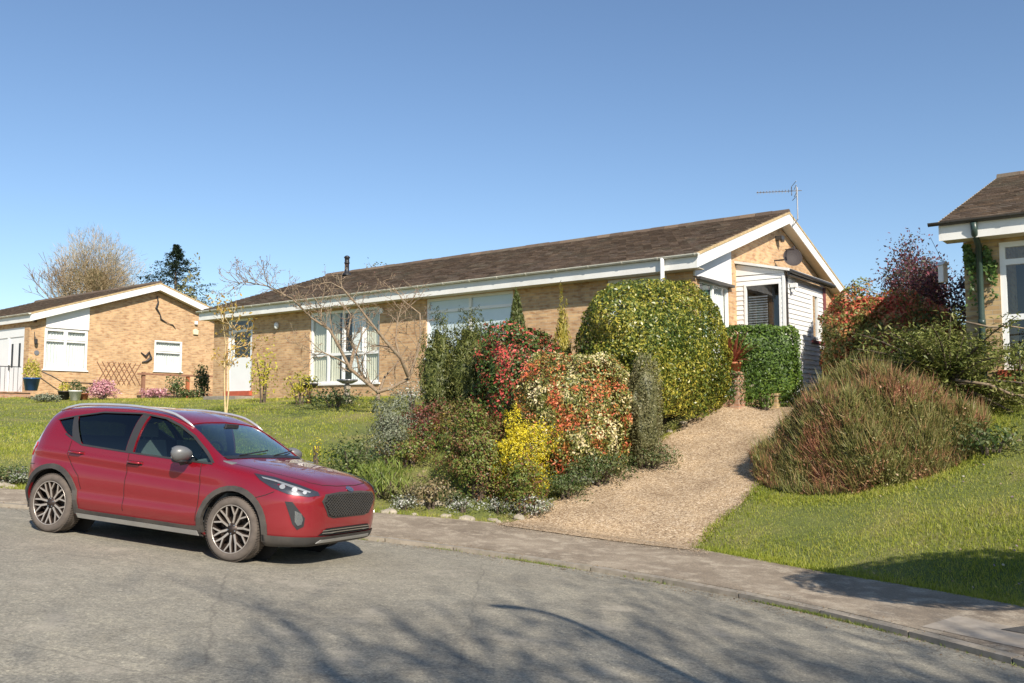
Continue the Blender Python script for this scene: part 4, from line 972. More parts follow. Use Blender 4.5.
    # wheels
    def wheel(x, sg, steer=0):
        w = empty('wheel', (x, sg*.752, HZ)); w.parent = root; w.rotation_euler = (0, .3*x, (math.pi if sg > 0 else 0)+steer)
        # local: outside face towards -y
        Rr = .321
        m = MB(); prof = [(.235,-.085),(.245,-.098),(.27,-.104),(.30,-.098),(.314,-.082),(.320,-.05),(.3215,0),(.320,.05),(.314,.082),(.30,.098),(.25,.10),(.235,.085)]
        m.lathe(prof, (0,0,0), 56, 'y')
        for i in range(70):
            a = 2*math.pi*i/70
            for y0_, y1_, sk in ((-.085,-.028,.03),(.028,.085,-.03)):
                c0_, c1_ = a, a+.05
                def Q(r_, an, y): return (r_*math.cos(an), y, r_*math.sin(an))
                m.add([Q(.3205,c0_,y0_), Q(.3205,c1_,y0_), Q(.3205,c1_+sk,y1_), Q(.3205,c0_+sk,y1_), Q(.325,c0_,y0_*.99), Q(.325,c1_,y0_*.99), Q(.325,c1_+sk,y1_), Q(.325,c0_+sk,y1_)], [(4,5,6,7),(0,1,5,4),(1,2,6,5),(2,3,7,6),(3,0,4,7)])
        m.build('tyre', M['tyre'], w, True).data.set_sharp_from_angle(angle=R(40))
        m = MB(); m.lathe([(.236,-.086),(.243,-.094),(.240,-.098),(.232,-.094),(.226,-.07),(.215,-.02),(.21,.08)], (0,0,0), 48, 'y'); m.cur = 1; m.lathe([(0,.03),(.21,.03)], (0,0,0), 40, 'y'); m.cur = 0
        m.m = [0 if k < 48*3 else 1 for k in range(len(m.f))]
        rim = m.build('rim', [M['rim'], M['rim_dark']], w, True)
        m = MB(); m.lathe([(0,-.005),(.14,-.005),(.14,.012),(0,.012)], (0,0,0), 30, 'y'); m.build('brake_disc', M['disc'], w)
        m = MB()
        def bar(p0, p1, w0, w1, ya, yb, mbx, dep=.02):
            p0 = Vector(p0); p1 = Vector(p1); d = (p1-p0).normalized(); n_ = Vector((-d.y, d.x))
            q = [p0+n_*w0/2, p0-n_*w0/2, p1-n_*w1/2, p1+n_*w1/2]; yy = [ya, ya, yb, yb]
            top = [(a.x, y, a.y) for a, y in zip(q, yy)]; c_ = [(a.x, y+dep, a.y) for a, y in zip(q, yy)]
            mbx.add(top+c_, [(0,1,2,3),(4,7,6,5),(0,4,5,1),(1,5,6,2),(2,6,7,3),(3,7,4,0)])
        md = MB()
        for k in range(5):
            a = 2*math.pi*k/5+.3
            for s_ in (-1, 1):
                def pt(r_, da): return (r_*math.cos(a+da), r_*math.sin(a+da))
                for mm, ex, dy_ in ((m, 0, 0), (md, .013, .006)):
                    bar(pt(.045, s_*.35), pt(.140, s_*.24), .020+ex, .022+ex, -.070+dy_, -.080+dy_, mm)
                    bar(pt(.138, s_*.24), pt(.231, s_*.13), .018+ex, .015+ex, -.080+dy_, -.088+dy_, mm)
                    bar(pt(.138, s_*.26), pt(.230, s_*.50), .016+ex, .014+ex, -.080+dy_, -.088+dy_, mm)
        m.build('spokes', M['rim'], rim); md.build('spoke_backs', M['rim_dark'], rim)
        m = MB(); m.lathe([(0,-.088),(.028,-.086),(.034,-.078),(.060,-.072),(.066,-.05),(.06,.0)], (0,0,0), 20, 'y'); m.build('hub_cap', M['rim_dark'], rim, True)
        for k in range(5):
            a = 2*math.pi*k/5; m = MB(); m.lathe([(0,-.084),(.008,-.083),(.009,-.07)], (.047*math.cos(a), 0, .047*math.sin(a)), 8, 'y'); m.build('wheel_nut', M['chrome'], rim)
    for x in (hub, -hub):
        for sg in (-1, 1): wheel(x, sg, 0)
        for sg in (-1, 1):
            m = MB(); n = 20
            V = [(x+.385*math.cos(math.pi*1.15*i/n-.24), sg*y, HZ+.385*math.sin(math.pi*1.15*i/n-.24)) for y in (.50, .80) for i in range(n+1)]
            m.add(V, [(i, i+1, n+2+i, n+1+i) for i in range(n)]); m.add([(x, sg*.50, HZ)]+[(x+.385*math.cos(2*math.pi*i/24), sg*.50, HZ+.385*math.sin(2*math.pi*i/24)) for i in range(24)], [(0, 1+i, 1+(i+1) % 24) for i in range(24)])
            m.build('wheel_liner', M['well'], root)
    bxo('underbody', (-1.75, 1.75, -.55, .55, .19, .30), M['well'], root)
    return root
def children(o): return [c for c in bpy.data.objects if c.parent == o]
car = make_car()
tag(car, 'ruby red five-door hatchback with grey cladding and silver roof rails parked on the road', 'car')
yaw = R(-22); fwd = Vector((math.cos(yaw), math.sin(yaw), 0))
pf = Vector((-2.76, 9.0, zr(-2.76, 9.0))); pr = Vector((-5.08, 9.94, zr(-5.08, 9.94)))
ax = (pf-pr).normalized(); up0 = Vector((.075, .02, 1)).normalized(); left = up0.cross(ax).normalized(); up1 = ax.cross(left)
ctr = (pf+pr)/2+left*.80
SCL = .982
car.matrix_world = Matrix(((ax.x*SCL, left.x*SCL, up1.x*SCL, ctr.x), (ax.y*SCL, left.y*SCL, up1.y*SCL, ctr.y), (ax.z*SCL, left.z*SCL, up1.z*SCL, ctr.z), (0,0,0,1)))
# ------------------------------------------------------------------ vegetation
def leaves(P, Nn, size, asp=.5, rnd=.6, up=0.0, fold=.25, droop=0):
    """one folded diamond leaf per point; numpy in, verts/faces out"""
    n = len(P); P = np.asarray(P); D = np.asarray(Nn)+RNG.normal(0, rnd, (n, 3)); D[:, 2] += up; D /= np.linalg.norm(D, axis=1)[:, None]+1e-9
    A = np.cross(D, RNG.normal(0, 1, (n, 3))); A /= np.linalg.norm(A, axis=1)[:, None]+1e-9
    if droop: A[:, 2] -= droop; A /= np.linalg.norm(A, axis=1)[:, None]
    S = np.cross(D, A); sz = size*(RNG.uniform(.6, 1.35, n))[:, None]
    v = np.stack([P-A*sz*.5, P+S*sz*asp*.5+D*sz*fold*.5, P+A*sz*.5, P-S*sz*asp*.5+D*sz*fold*.5], 1).reshape(-1, 3)
    return v
def blades(P, Dr, length, width):
    """thin upright triangles"""
    n = len(P); P = np.asarray(P); D = Dr/np.linalg.norm(Dr, axis=1)[:, None]
    S = np.cross(D, RNG.normal(0, 1, (n, 3))); S /= np.linalg.norm(S, axis=1)[:, None]+1e-9
    L = length*RNG.uniform(.5, 1.3, n)[:, None]
    return np.stack([P-S*width*.5, P+S*width*.5, P+D*L], 1).reshape(-1, 3)
def npmesh(name, V, k, mats, parent=None, mi=None):
    n = len(V)//k; me = bpy.data.meshes.new(name)
    me.vertices.add(len(V)); me.vertices.foreach_set('co', np.asarray(V, np.float32).ravel())
    me.loops.add(n*k); me.loops.foreach_set('vertex_index', np.arange(n*k, dtype=np.int32))
    me.polygons.add(n); me.polygons.foreach_set('loop_start', np.arange(0, n*k, k, dtype=np.int32)); me.polygons.foreach_set('loop_total', np.full(n, k, np.int32))
    if mi is not None: me.polygons.foreach_set('material_index', np.asarray(mi, np.int32))
    me.update(); me.validate()
    return link(name, me, parent, mats if isinstance(mats, (list, tuple)) else [mats])
def lump(n_waves=7, amp=.09, freq=3.2):
    K = RNG.normal(0, freq, (n_waves, 3)); ph = RNG.uniform(0, 6.28, n_waves)
    return lambda d: amp*np.cos(d@K.T+ph).sum(1)/math.sqrt(n_waves)*1.5
def crown_points(n, R3, e=2.4, amp=.10, freq=3.2, lo=-.55, skin=.14, top=1.0, cone=0.0):
    """points near the skin of a lumpy superellipsoid (centre at origin), with outward normals"""
    d = RNG.normal(0, 1, (int(n*2.2)+50, 3)); d /= np.linalg.norm(d, axis=1)[:, None]; d = d[d[:, 2] > lo][:n]
    s = (np.abs(d)**e).sum(1)**(-1/e); f = lump(amp=amp, freq=freq); f2 = lump(9, amp*.5, freq*3)
    r = s*(1+f(d)+f2(d)); t = 1-np.abs(RNG.exponential(skin, len(d))); t = np.clip(t, .2, 1.03)
    p = d*(r*t)[:, None]
    if cone: k = np.clip(1-cone*np.clip((p[:, 2]+.6)/1.6, 0, 1), .03, 1); p[:, 0] *= k; p[:, 1] *= k
    nrm = d/np.array(R3); nrm /= np.linalg.norm(nrm, axis=1)[:, None]
    return p*np.array(R3), nrm, (f, f2)
def bush(name, base, R3, mat, n, size, label, cat, group=None, asp=.5, e=2.4, amp=.10, freq=3.0, core=True, cone=0, up=0, zc=.5, rnd=.6, lo=-.75, skin=.12, stems=5, extra=None, rot=0, tilt=0, droop=0, corek=.70):
    """base: ground point at the bush's centre; R3 half sizes; > foliage, branch"""
    root = empty(name, base, rot, label, cat, group)
    h = R3[2]; c = np.array([0, 0, h*zc*2-h*.0 if zc != .5 else h*.92])
    p, nr, (f, f2) = crown_points(n, R3, e, amp, freq, lo, skin, cone=cone)
    p = p+c
    if tilt: p[:, 2] += p[:, 0]*tilt
    keep = p[:, 2] > -.05; V = leaves(p[keep], nr[keep], size, asp, rnd, up, droop=droop); mi = np.zeros(len(V)//4)
    fo = npmesh('foliage', V, 4, [mat], root)
    if core:
        bm = bmesh.new(); bmesh.ops.create_icosphere(bm, subdivisions=4, radius=1)
        d = np.array([v.co[:] for v in bm.verts]); s = (np.abs(d)**e).sum(1)**(-1/e)*(1+f(d)+f2(d))*corek; q = d*s[:, None]
        if cone: k = np.clip(1-cone*np.clip((q[:, 2]+.6)/1.6, 0, 1), .03, 1); q[:, 0] *= k; q[:, 1] *= k
        q = q*np.array(R3)+c
        if tilt: q[:, 2] += q[:, 0]*tilt
        q[:, 2] = np.maximum(q[:, 2], -.05)
        for v, co_ in zip(bm.verts, q): v.co = co_
        me = bpy.data.meshes.new('inner_growth'); bm.to_mesh(me); bm.free(); me.polygons.foreach_set('use_smooth', [True]*len(me.polygons)); link('inner_growth', me, root, [mat])
    if stems:
        m = MB()
        for i in range(stems):
            a = 6.28*i/stems+random.random(); r_ = random.uniform(.2, .7)
            m.tube([(0.05*math.cos(a), .05*math.sin(a), -.15), (R3[0]*r_*.5*math.cos(a), R3[1]*r_*.5*math.sin(a), h*.7), (R3[0]*r_*math.cos(a), R3[1]*r_*math.sin(a), h*1.3)], [.03, .02, .01], 5)
        m.build('stem', M['bark_dark'], root)
    return root
M['inner'] = simple('twig_litter', (.055,.05,.03), 1, var=.5, scale=18)
G = dict(d=(.035,.065,.015), m=(.06,.11,.02), l=(.12,.19,.03), y=(.30,.30,.04), yb=(.62,.52,.05), br=(.16,.09,.04), red=(.42,.05,.03), dr=(.22,.03,.03), or_=(.60,.18,.05), cr=(.70,.58,.34), pk=(.65,.18,.16), gr=(.16,.19,.10), gg=(.24,.26,.17))
def lm(name, keys, **k): return leafmat(name, [G[q] if isinstance(q, str) else q for q in keys], **k)
L_laurel = lm('green_gold_leaf', ['d',(.05,.08,.012),(.05,.09,.015),(.11,.14,.02),(.17,.20,.03),(.27,.27,.04),(.36,.32,.045),(.50,.42,.06),(.28,.19,.05)], clump=.9, mixn=.45, rough=.38, trans=.15)
L_laurel2 = lm('glossy_green_leaf', ['d','m','m','l'], clump=1.5, rough=.35)
L_pieris = lm('flame_leaf', [(.62,.05,.04),(.68,.12,.07),'or_',(.58,.12,.08),(.55,.25,.06),'d',(.28,.26,.05),'m',(.66,.56,.22),'cr',(.84,.74,.46),(.80,.68,.42),(.84,.76,.5)], clump=2.6, mixn=.72, rough=.5, trans=.15)
L_photinia = lm('red_tip_leaf', [(.70,.08,.08),'red',(.65,.12,.10),'m','d','m','l','d','l'], clump=2.6, mixn=.4, rough=.5, trans=.2)
L_yew = lm('yew_needle', [(.06,.085,.02),(.11,.13,.03),(.17,.18,.045),(.25,.24,.06)], clump=2.0)
L_cypress = lm('cypress_spray', [(.05,.075,.015),(.09,.12,.025),(.16,.17,.035)], clump=2)
L_goldcon = lm('golden_spray', [(.18,.18,.03),(.36,.30,.04),(.50,.40,.06)], clump=2)
L_forsy = lm('yellow_flower', [(.45,.38,.03),(.72,.58,.02),(.80,.66,.03),(.62,.52,.04),(.22,.26,.04)], clump=2.5, mixn=.3)
L_rose = lm('young_rose_leaf', ['m','l',(.17,.22,.04),(.26,.27,.06),'br',(.28,.10,.06),'d'], clump=2.2)
L_olive = lm('grey_leaf', ['gr','gg',(.32,.34,.24),(.10,.12,.05)], clump=2.5)
L_drab = lm('drab_green_leaf', [(.10,.10,.04),(.17,.17,.07),(.25,.23,.11),(.34,.30,.17)], clump=2)
L_ground = lm('low_green_leaf', ['d','m',(.11,.14,.05),(.17,.20,.08),'br'], clump=1.4)
L_priv = lm('fresh_hedge_leaf', [(.04,.08,.012),(.07,.13,.02),(.12,.20,.025),(.20,.27,.04)], clump=1.5, rough=.5, trans=.2)
L_heath = lm('heather_spray', [(.36,.13,.08),(.22,.09,.05),(.44,.21,.12),(.26,.20,.07),(.14,.155,.04),(.22,.23,.065),(.40,.30,.14),(.42,.19,.12)], clump=1.5, mixn=.62, trans=.15)
L_redhedge = lm('red_hedge_leaf', [(.68,.08,.06),(.66,.14,.09),(.55,.24,.10),(.24,.26,.06),(.15,.19,.045),(.36,.34,.12),(.58,.22,.14),(.60,.50,.36)], clump=.7, mixn=.6)
L_plum = lm('dark_plum_leaf', [(.08,.03,.04),(.13,.045,.06),(.05,.07,.03),(.24,.06,.09),(.04,.05,.02)], clump=1, trans=.2)
L_spread = lm('spreading_conifer_spray', [(.08,.11,.025),(.15,.18,.04),(.25,.27,.07),(.36,.34,.13)], clump=1.6)
L_ivy = lm('ivy_leaf', [(.04,.09,.015),(.08,.15,.03),(.16,.24,.05)], clump=3)
L_pink = lm('pink_blossom', [(.70,.30,.36),(.80,.50,.52),(.55,.20,.26),(.12,.14,.05)], clump=3)
L_bronze = lm('bronze_young_leaf', [(.50,.30,.06),(.60,.42,.08),(.38,.20,.05),(.45,.42,.08)], clump=3)
L_lime = lm('yellow_green_leaf', [(.45,.42,.05),(.60,.52,.06),(.28,.32,.05)], clump=3)
L_far = lm('far_tree_leaf', [(.05,.075,.02),(.08,.10,.03),(.13,.14,.05)], clump=.5)
L_white = lm('white_flower', [(.75,.74,.70),(.6,.6,.55),(.12,.16,.06),(.4,.42,.3)], clump=3)
L_spike = lm('red_sword_leaf', [(.30,.07,.05),(.42,.14,.08),(.20,.05,.05)], clump=2)
L_grass = leafmat('grass_blade', [(.12,.165,.016),(.20,.25,.024),(.28,.32,.032),(.37,.39,.05),(.45,.42,.09),(.54,.46,.18)], clump=.55, mixn=.5, trans=.35)
L_weed = lm('weed_blade', [(.10,.15,.02),(.18,.24,.04),(.28,.28,.08)], clump=2)
def W(px, py, Y=None, dy=0):
    """ground point seen at this spot of the view (then dy metres further back)"""
    p = gp(px, py) if Y is None else atY(px, py, Y)
    k = (p.y+dy)/p.y; q = Vector((p.x*k, p.y+dy, 0)); q.z = H(q.x, q.y); return q
def height_at(px, py, q): return atY(px, py, q.y).z-q.z
# --- the planted bank left of the drive
q = W(659, 455, Y=17.7); hh = height_at(650, 290, q)
bush('laurel_bush', q, (1.08, 2.3, hh*.55), L_laurel, 56000, .060, 'tall clipped dome of glossy green and gold leaves left of the driveway', 'bush', e=2.35, amp=.032, freq=4.5, rot=RZ, skin=.07)
q = W(572, 455, Y=15.5); hh = height_at(574, 362, q)
bush('flame_bush', q, (.96, .85, hh*.54), L_pieris, 30000, .052, 'rounded bush with red, orange and cream variegated leaves in front of the green dome', 'bush', e=3.8, amp=.05, freq=4.2, skin=.07)
q = W(643, 462, Y=15.6); hh = height_at(646, 362, q)
bush('drab_shrub', q, (.34, .5, hh*.54), L_drab, 9000, .036, 'grey green small-leaved shrub between the flame-coloured bush and the driveway', 'bush', e=2.8, amp=.09, skin=.12)
q = W(520, 440, Y=17.2); q = Vector((q.x, q.y, H(q.x, q.y))); hh = height_at(520, 330, q)
bush('camellia', q, (.80, .7, hh*.54), L_photinia, 15000, .068, 'dark green shrub with scarlet young leaves on top, behind the flame-coloured bush', 'bush', e=2.6, amp=.09, skin=.10)
q = W(519, 470, Y=14.15); hh = height_at(517, 412, q)
bush('forsythia', q, (.42, .34, hh*.50), L_forsy, 13000, .034, 'bright yellow flowering forsythia beside the flame-coloured bush', 'bush', e=2.3, amp=.26, freq=4, skin=.32, core=False, stems=9, up=.3)
q = W(478, 512, dy=.5); hh = height_at(476, 418, q)
bush('rose_bush', q, (.58, .45, hh*.56), L_rose, 16000, .042, 'leafy green and bronze rose bush at the corner of pavement and driveway', 'bush', e=2.0, amp=.16, freq=4, skin=.2, core=False, stems=12, up=.2)
q = W(388, 478, dy=.5); hh = height_at(388, 396, q)
bush('grey_shrub', q+Vector((0,.2,0)), (.40, .38, hh*.56), L_olive, 5200, .05, 'airy silver grey shrub on the lawn behind the bonnet of the car', 'bush', e=2.1, amp=.16, skin=.3, core=False, stems=11, asp=.3, up=.3)
for (px, py, top, Y, rx, n, lab) in ((440, 410, 333, 18.3, .42, 3600, 'left clump of dark upright yew below the blinded window'), (470, 412, 326, 18.0, .42, 3800, 'middle clump of dark upright yew below the blinded window'), (490, 408, 332, 18.4, .34, 2800, 'right clump of dark upright yew touching the scarlet-tipped shrub')):
    q = atY(px, py, Y); q.z = H(q.x, q.y); hh = height_at(px, top, q)
    bush('yew_bush', q, (rx, .5, hh*.55), L_yew, n*2, .07, lab, 'bush', 'dark yew clumps', e=2.3, amp=.14, freq=5, asp=.3, up=1.2, rnd=.5, skin=.12, droop=-.8)
q = atY(517, 360, 17.6); q.z = H(q.x, q.y); hh = height_at(517, 287, q)
bush('dwarf_cypress', q, (.46, .46, hh*.52), L_cypress, 6500, .08, 'slim pointed green conifer standing against the blinded window', 'conifer', e=2, amp=.05, cone=.80, asp=.25, up=1.4, rnd=.4, droop=-1.2)
q = atY(562, 360, 18.2); q.z = H(q.x, q.y); hh = height_at(562, 301, q)
bush('golden_conifer', q, (.30, .30, hh*.52), L_goldcon, 2800, .08, 'narrow golden green conifer beside the big green dome', 'conifer', e=2, amp=.14, cone=.6, asp=.25, up=1.4, rnd=.4, droop=-1.2)
# sparse bare sapling by it
def twigtree(name, base, segs, label, cat, mat='bark', leafm=None, nleaf=0, lsize=.05, group=None, sides=5, spread=.06):
    root = empty(name, base, 0, label, cat, group); m = MB(); tips = []
    for pts, rad in segs: m.tube(pts, rad, sides, cap=False); tips += [pts[-1], pts[len(pts)//2]] if rad[-1] < .02 else []
    m.build('trunk', M[mat], root, True)
    if leafm is not None and tips:
        T_ = np.array([tuple(t) for t in tips]); P = T_[RNG.integers(0, len(T_), nleaf)]+RNG.normal(0, spread, (nleaf, 3))
        npmesh('foliage', leaves(P, RNG.normal(0, 1, (nleaf, 3)), lsize), 4, [leafm], root)
    return root
def grow(p, d, L_, r_, depth, segs, rnd, bend=.25, up=.1, ratio=.72, kids=(2, 3), minr=.004, steps=4, spread=.7):
    pts = [p.copy()]; rad = [r_]; d = d.normalized(); q = p.copy()
    for i in range(steps):
        d = (d+Vector((rnd.gauss(0, bend), rnd.gauss(0, bend), rnd.gauss(0, bend)+up))*.5).normalized(); q = q+d*(L_/steps); pts.append(q.copy()); rad.append(max(minr, r_*(1-.4*(i+1)/steps)))
    segs.append((pts, rad))
    if depth == 0: return
    for k in range(rnd.randint(*kids)):
        t = rnd.uniform(.45, 1) if k else 1; ip = min(steps, max(1, int(round(t*steps))))
        nd = (d+Vector((rnd.gauss(0, spread), rnd.gauss(0, spread), rnd.gauss(0, spread*.7)+up))).normalized()
        grow(pts[ip], nd, L_*ratio*rnd.uniform(.75, 1.15), rad[ip]*.72, depth-1, segs, rnd, bend, up, ratio, kids, minr, steps, spread)
rnd = random.Random(21)
# the wide bare magnolia in front of the left windows: main limbs follow the real spread, twigs grow from them
q = atY(378, 398, 20.5); q.z = H(q.x, q.y); base = q
def L3(px, py, dy=0): p = atY(px, py, base.y+dy); return p-base
limbs = [([(378,400,0),(377,391,0),(368,385,.0),(350,368,-.1),(338,345,-.2),(330,330,-.3),(312,318,-.4),(290,300,-.5),(268,286,-.6),(245,282,-.7)], .052, .009),
         ([(377,392,0),(392,388,.1),(408,378,.2),(418,355,.3),(424,335,.4),(420,315,.5),(405,300,.5),(392,285,.5)], .047, .008),
         ([(350,368,-.1),(352,350,.2),(347,335,.3),(350,318,.4),(342,302,.5)], .045, .008),
         ([(408,376,.2),(400,358,-.2),(388,340,-.4),(372,322,-.5),(358,305,-.6),(344,290,-.7),(330,282,-.8)], .050, .008),
         ([(400,358,-.2),(396,340,-.2),(396,322,-.1),(402,305,0)], .030, .007),
         ([(368,384,0),(360,372,.3),(356,352,.5),(362,335,.6),(372,322,.7)], .040, .008),
         ([(380,390,0),(384,376,.5),(392,362,.7),(408,346,.8)], .035, .008),
         ([(330,330,-.3),(320,322,.1),(322,306,.2),(312,294,.3)], .028, .007),
         ([(350,366,-.1),(336,356,-.5),(322,352,-.7),(306,350,-.8)], .026, .006)]
segs = []
for pts, r0, r1 in limbs:
    P = [L3(*p) for p in pts]; n = len(P); rad = [r0+(r1-r0)*i/(n-1) for i in range(n)]; 
    for i in range(1, n-1): P[i] += Vector((rnd.gauss(0,.03), rnd.gauss(0,.05), rnd.gauss(0,.03)))
    segs.append((P, rad))
    for i in range(2, n):
        for k in range(3):
            d = (P[i]-P[i-1]).normalized()+Vector((rnd.gauss(0,.8), rnd.gauss(0,.7), rnd.gauss(.35,.6)))
            grow(P[i].lerp(P[i-1], rnd.random()), d, rnd.uniform(.25,.55), max(.009, rad[i]*.4), 2, segs, rnd, bend=.35, up=.12, ratio=.62, kids=(2,3), minr=.0045, steps=3, spread=.75)
for px, py in ((240,284),(255,284),(270,287),(285,296),(248,281),(300,306)):
    for k in range(3): grow(L3(px,py,-.65), Vector((rnd.gauss(-.5,.5), rnd.gauss(0,.5), rnd.gauss(.3,.4))), .35, .008, 2, segs, rnd, bend=.4, ratio=.65, minr=.004, steps=3)
mg = twigtree('magnolia_tree', base, segs, 'wide low leafless tree with twisting pale branches before the curtained window', 'tree', 'bark', lm('plum_bud', [(.30,.16,.12),(.22,.10,.09),(.40,.30,.16)]), 1500, .035, spread=.03, sides=6)
# young tree with pale stem and bronze leaves by the front door
q = gp(226, 412); q = Vector((q.x*1.55, q.y*1.55, 0)) if q.y < 18 else q; q = atY(226, 412, 21.0); q.z = H(q.x, q.y)
segs = []; rnd = random.Random(5)
for px, top in ((225, 322), (233, 330)):
    P = [Vector((0,0,-.1))]+[atY(226+(px-226)*t+rnd.gauss(0,1), 412+(top-412)*t, 21)-q for t in (.25,.5,.75,1)]
    segs.append((P, [.026,.020,.015,.011,.007]))
    for i in range(2, 5):
        for k in range(3): grow(P[i], Vector((rnd.gauss(.1,.7), rnd.gauss(0,.6), .7)), rnd.uniform(.3,.6), .010, 1, segs, rnd, minr=.004, steps=3)
twigtree('young_tree', q, segs, 'young tree with pale stem and bronze new leaves in front of the front door', 'tree', 'bark_pale', L_bronze, 380, .09, spread=.08)
def shrublet(name, px, py, Y, top, rx, mat, n, size, label, cat, **k):
    q = atY(px, py, Y); q.z = H(q.x, q.y); hh = max(.2, height_at(px, top, q)); a = dict(core=False, skin=.35, stems=5, amp=.15); a.update(k)
    return bush(name, q, (rx, rx, hh*.55), mat, n, size, label, cat, **a)
shrublet('yellow_shrub', 263, 398, 25.8, 346, .40, L_lime, 420, .09, 'sparse yellow-leaved shrub against the brick right of the front door', 'bush')
shrublet('low_shrub', 300, 400, 24.0, 372, .45, L_lime, 500, .08, 'thin yellow green shrub at the left foot of the curtained window', 'bush')
shrublet('low_shrub', 335, 404, 22.5, 390, .7, L_ground, 900, .08, 'low green clump on the lawn under the curtained window', 'bush')
shrublet('white_shrub', 412, 402, 21, 382, .5, L_white, 900, .05, 'grey white flowering clump between the bare tree and the yews', 'bush')
shrublet('red_shrub', 425, 425, 17.5, 402, .45, lm('dull_red_leaf', [(.18,.05,.04),(.26,.08,.06),(.12,.12,.05)]), 1400, .05, 'small dull red shrub in front of the dark yews', 'bush')
shrublet('daffodil_clump', 452, 428, 16.8, 405, .35, lm('mixed_bedding_leaf', ['l',(.26,.24,.06),(.20,.08,.06),(.6,.5,.05)]), 1400, .05, 'mixed green and yellow bedding clump before the yews', 'plants')
shrublet('bedding_clump', 470, 455, 15.6, 425, .5, L_ground, 1800, .05, 'olive brown low shrub between the grey shrub and the rose', 'bush')
shrublet('ground_cover', 600, 478, 14.9, 446, .62, L_ground, 3200, .045, 'low green rambling plant at the foot of the flame-coloured bush', 'plants', amp=.2)
shrublet('ground_cover', 565, 495, 14.3, 470, .42, L_ground, 2000, .045, 'grey green mat beside the driveway edge below the rambling plant', 'plants', amp=.2)
shrublet('ground_cover', 522, 498, 13.75, 455, .34, L_rose, 3400, .045, 'green shoot cluster directly beneath the yellow forsythia', 'plants', amp=.2)
shrublet('ground_cover', 535, 512, 13.7, 497, .28, L_white, 700, .045, 'white flowered mat where the bed meets the driveway', 'plants', amp=.2)
shrublet('ground_cover', 655, 470, 15.6, 445, .5, L_ground, 1600, .045, 'low weeds at the base of the grey green shrub', 'plants', amp=.2)
shrublet('ground_cover', 728, 420, 18.6, 372, .36, L_laurel2, 2200, .06, 'dark low plants under the gold shoulder of the hedge', 'plants', amp=.2)
shrublet('low_shrub', 350, 465, 15.2, 440, .45, L_ground, 1400, .055, 'dark green tuft at the front of the lawn beside the car windscreen', 'bush')
shrublet('iris_clump', 384, 492, 14.2, 462, .4, L_weed, 900, .16, 'long strappy green leaves below the silver grey shrub', 'plants', asp=.12, up=.4, droop=-1.4)
shrublet('low_shrub', 430, 500, 13.9, 476, .34, lm('straw_leaf', [(.24,.18,.09),(.34,.26,.14),(.17,.19,.07)]), 900, .05, 'straw coloured clump above the stone edging', 'bush')
for (px, py, r_, top, lab) in ((405, 512, .22, 500, 'white flowered mat on the stone edging left of the concrete slab'), (462, 515, .30, 500, 'white flowered mat under the rose bush, nearest the pavement'), (500, 517, .26, 504, 'white flowered mat at the foot of the rose bush, right of centre'), (585, 488, .24, 474, 'white flowered mat half way up the left edge of the driveway')):
    shrublet('alyssum', px, py, gp(px, py).y+.12, top, r_, L_white, 700, .035, lab, 'flowers', amp=.25)
for (px, py, top, r_, mt, n, lab) in ((408, 470, 438, .42, L_rose, 1900, 'bronze green low shrub behind the car bonnet, right of the grey shrub'), (428, 455, 424, .40, lm('mixed_low_leaf', ['br',(.30,.10,.07),'m','l',(.30,.26,.08)]), 1700, 'reddish green low plant between the grey shrub and the rose'), (400, 503, 484, .34, L_drab, 1300, 'grey green low plant at the pavement just right of the car'), (448, 508, 490, .26, L_ground, 1000, 'small green plant at the pavement edge left of the rose bush'), (360, 486, 462, .34, L_weed, 1100, 'bright green leafy clump just behind the bonnet of the car'), (440, 438, 418, .35, L_lime, 700, 'yellow green bedding plant in front of the dark yews')):
    shrublet('bedding_plant', px, py, gp(px, py).y+.15, top, r_, mt, n, .05, lab, 'plants', amp=.25)
shrublet('yellow_flower', 316, 452, 15.6, 436, .09, L_forsy, 90, .04, 'single small clump of yellow flowers in the middle of the lawn', 'flowers', stems=3)
# hedge before the porch
q = W(762, 400, Y=19.0); q.z = H(q.x, q.y); hh = height_at(765, 327, q)
bush('clipped_hedge', q, (.74, .55, hh*.52), L_priv, 15000, .06, 'boxy bright green hedge in front of the white clad porch', 'hedge', e=9, amp=.02, freq=4, skin=.06, corek=.80, rot=RZ*.25)
shrublet('pale_shrub', 766, 405, 18.3, 391, .16, L_priv, 300, .06, 'little lime green plant at the foot of the boxy hedge', 'bush')
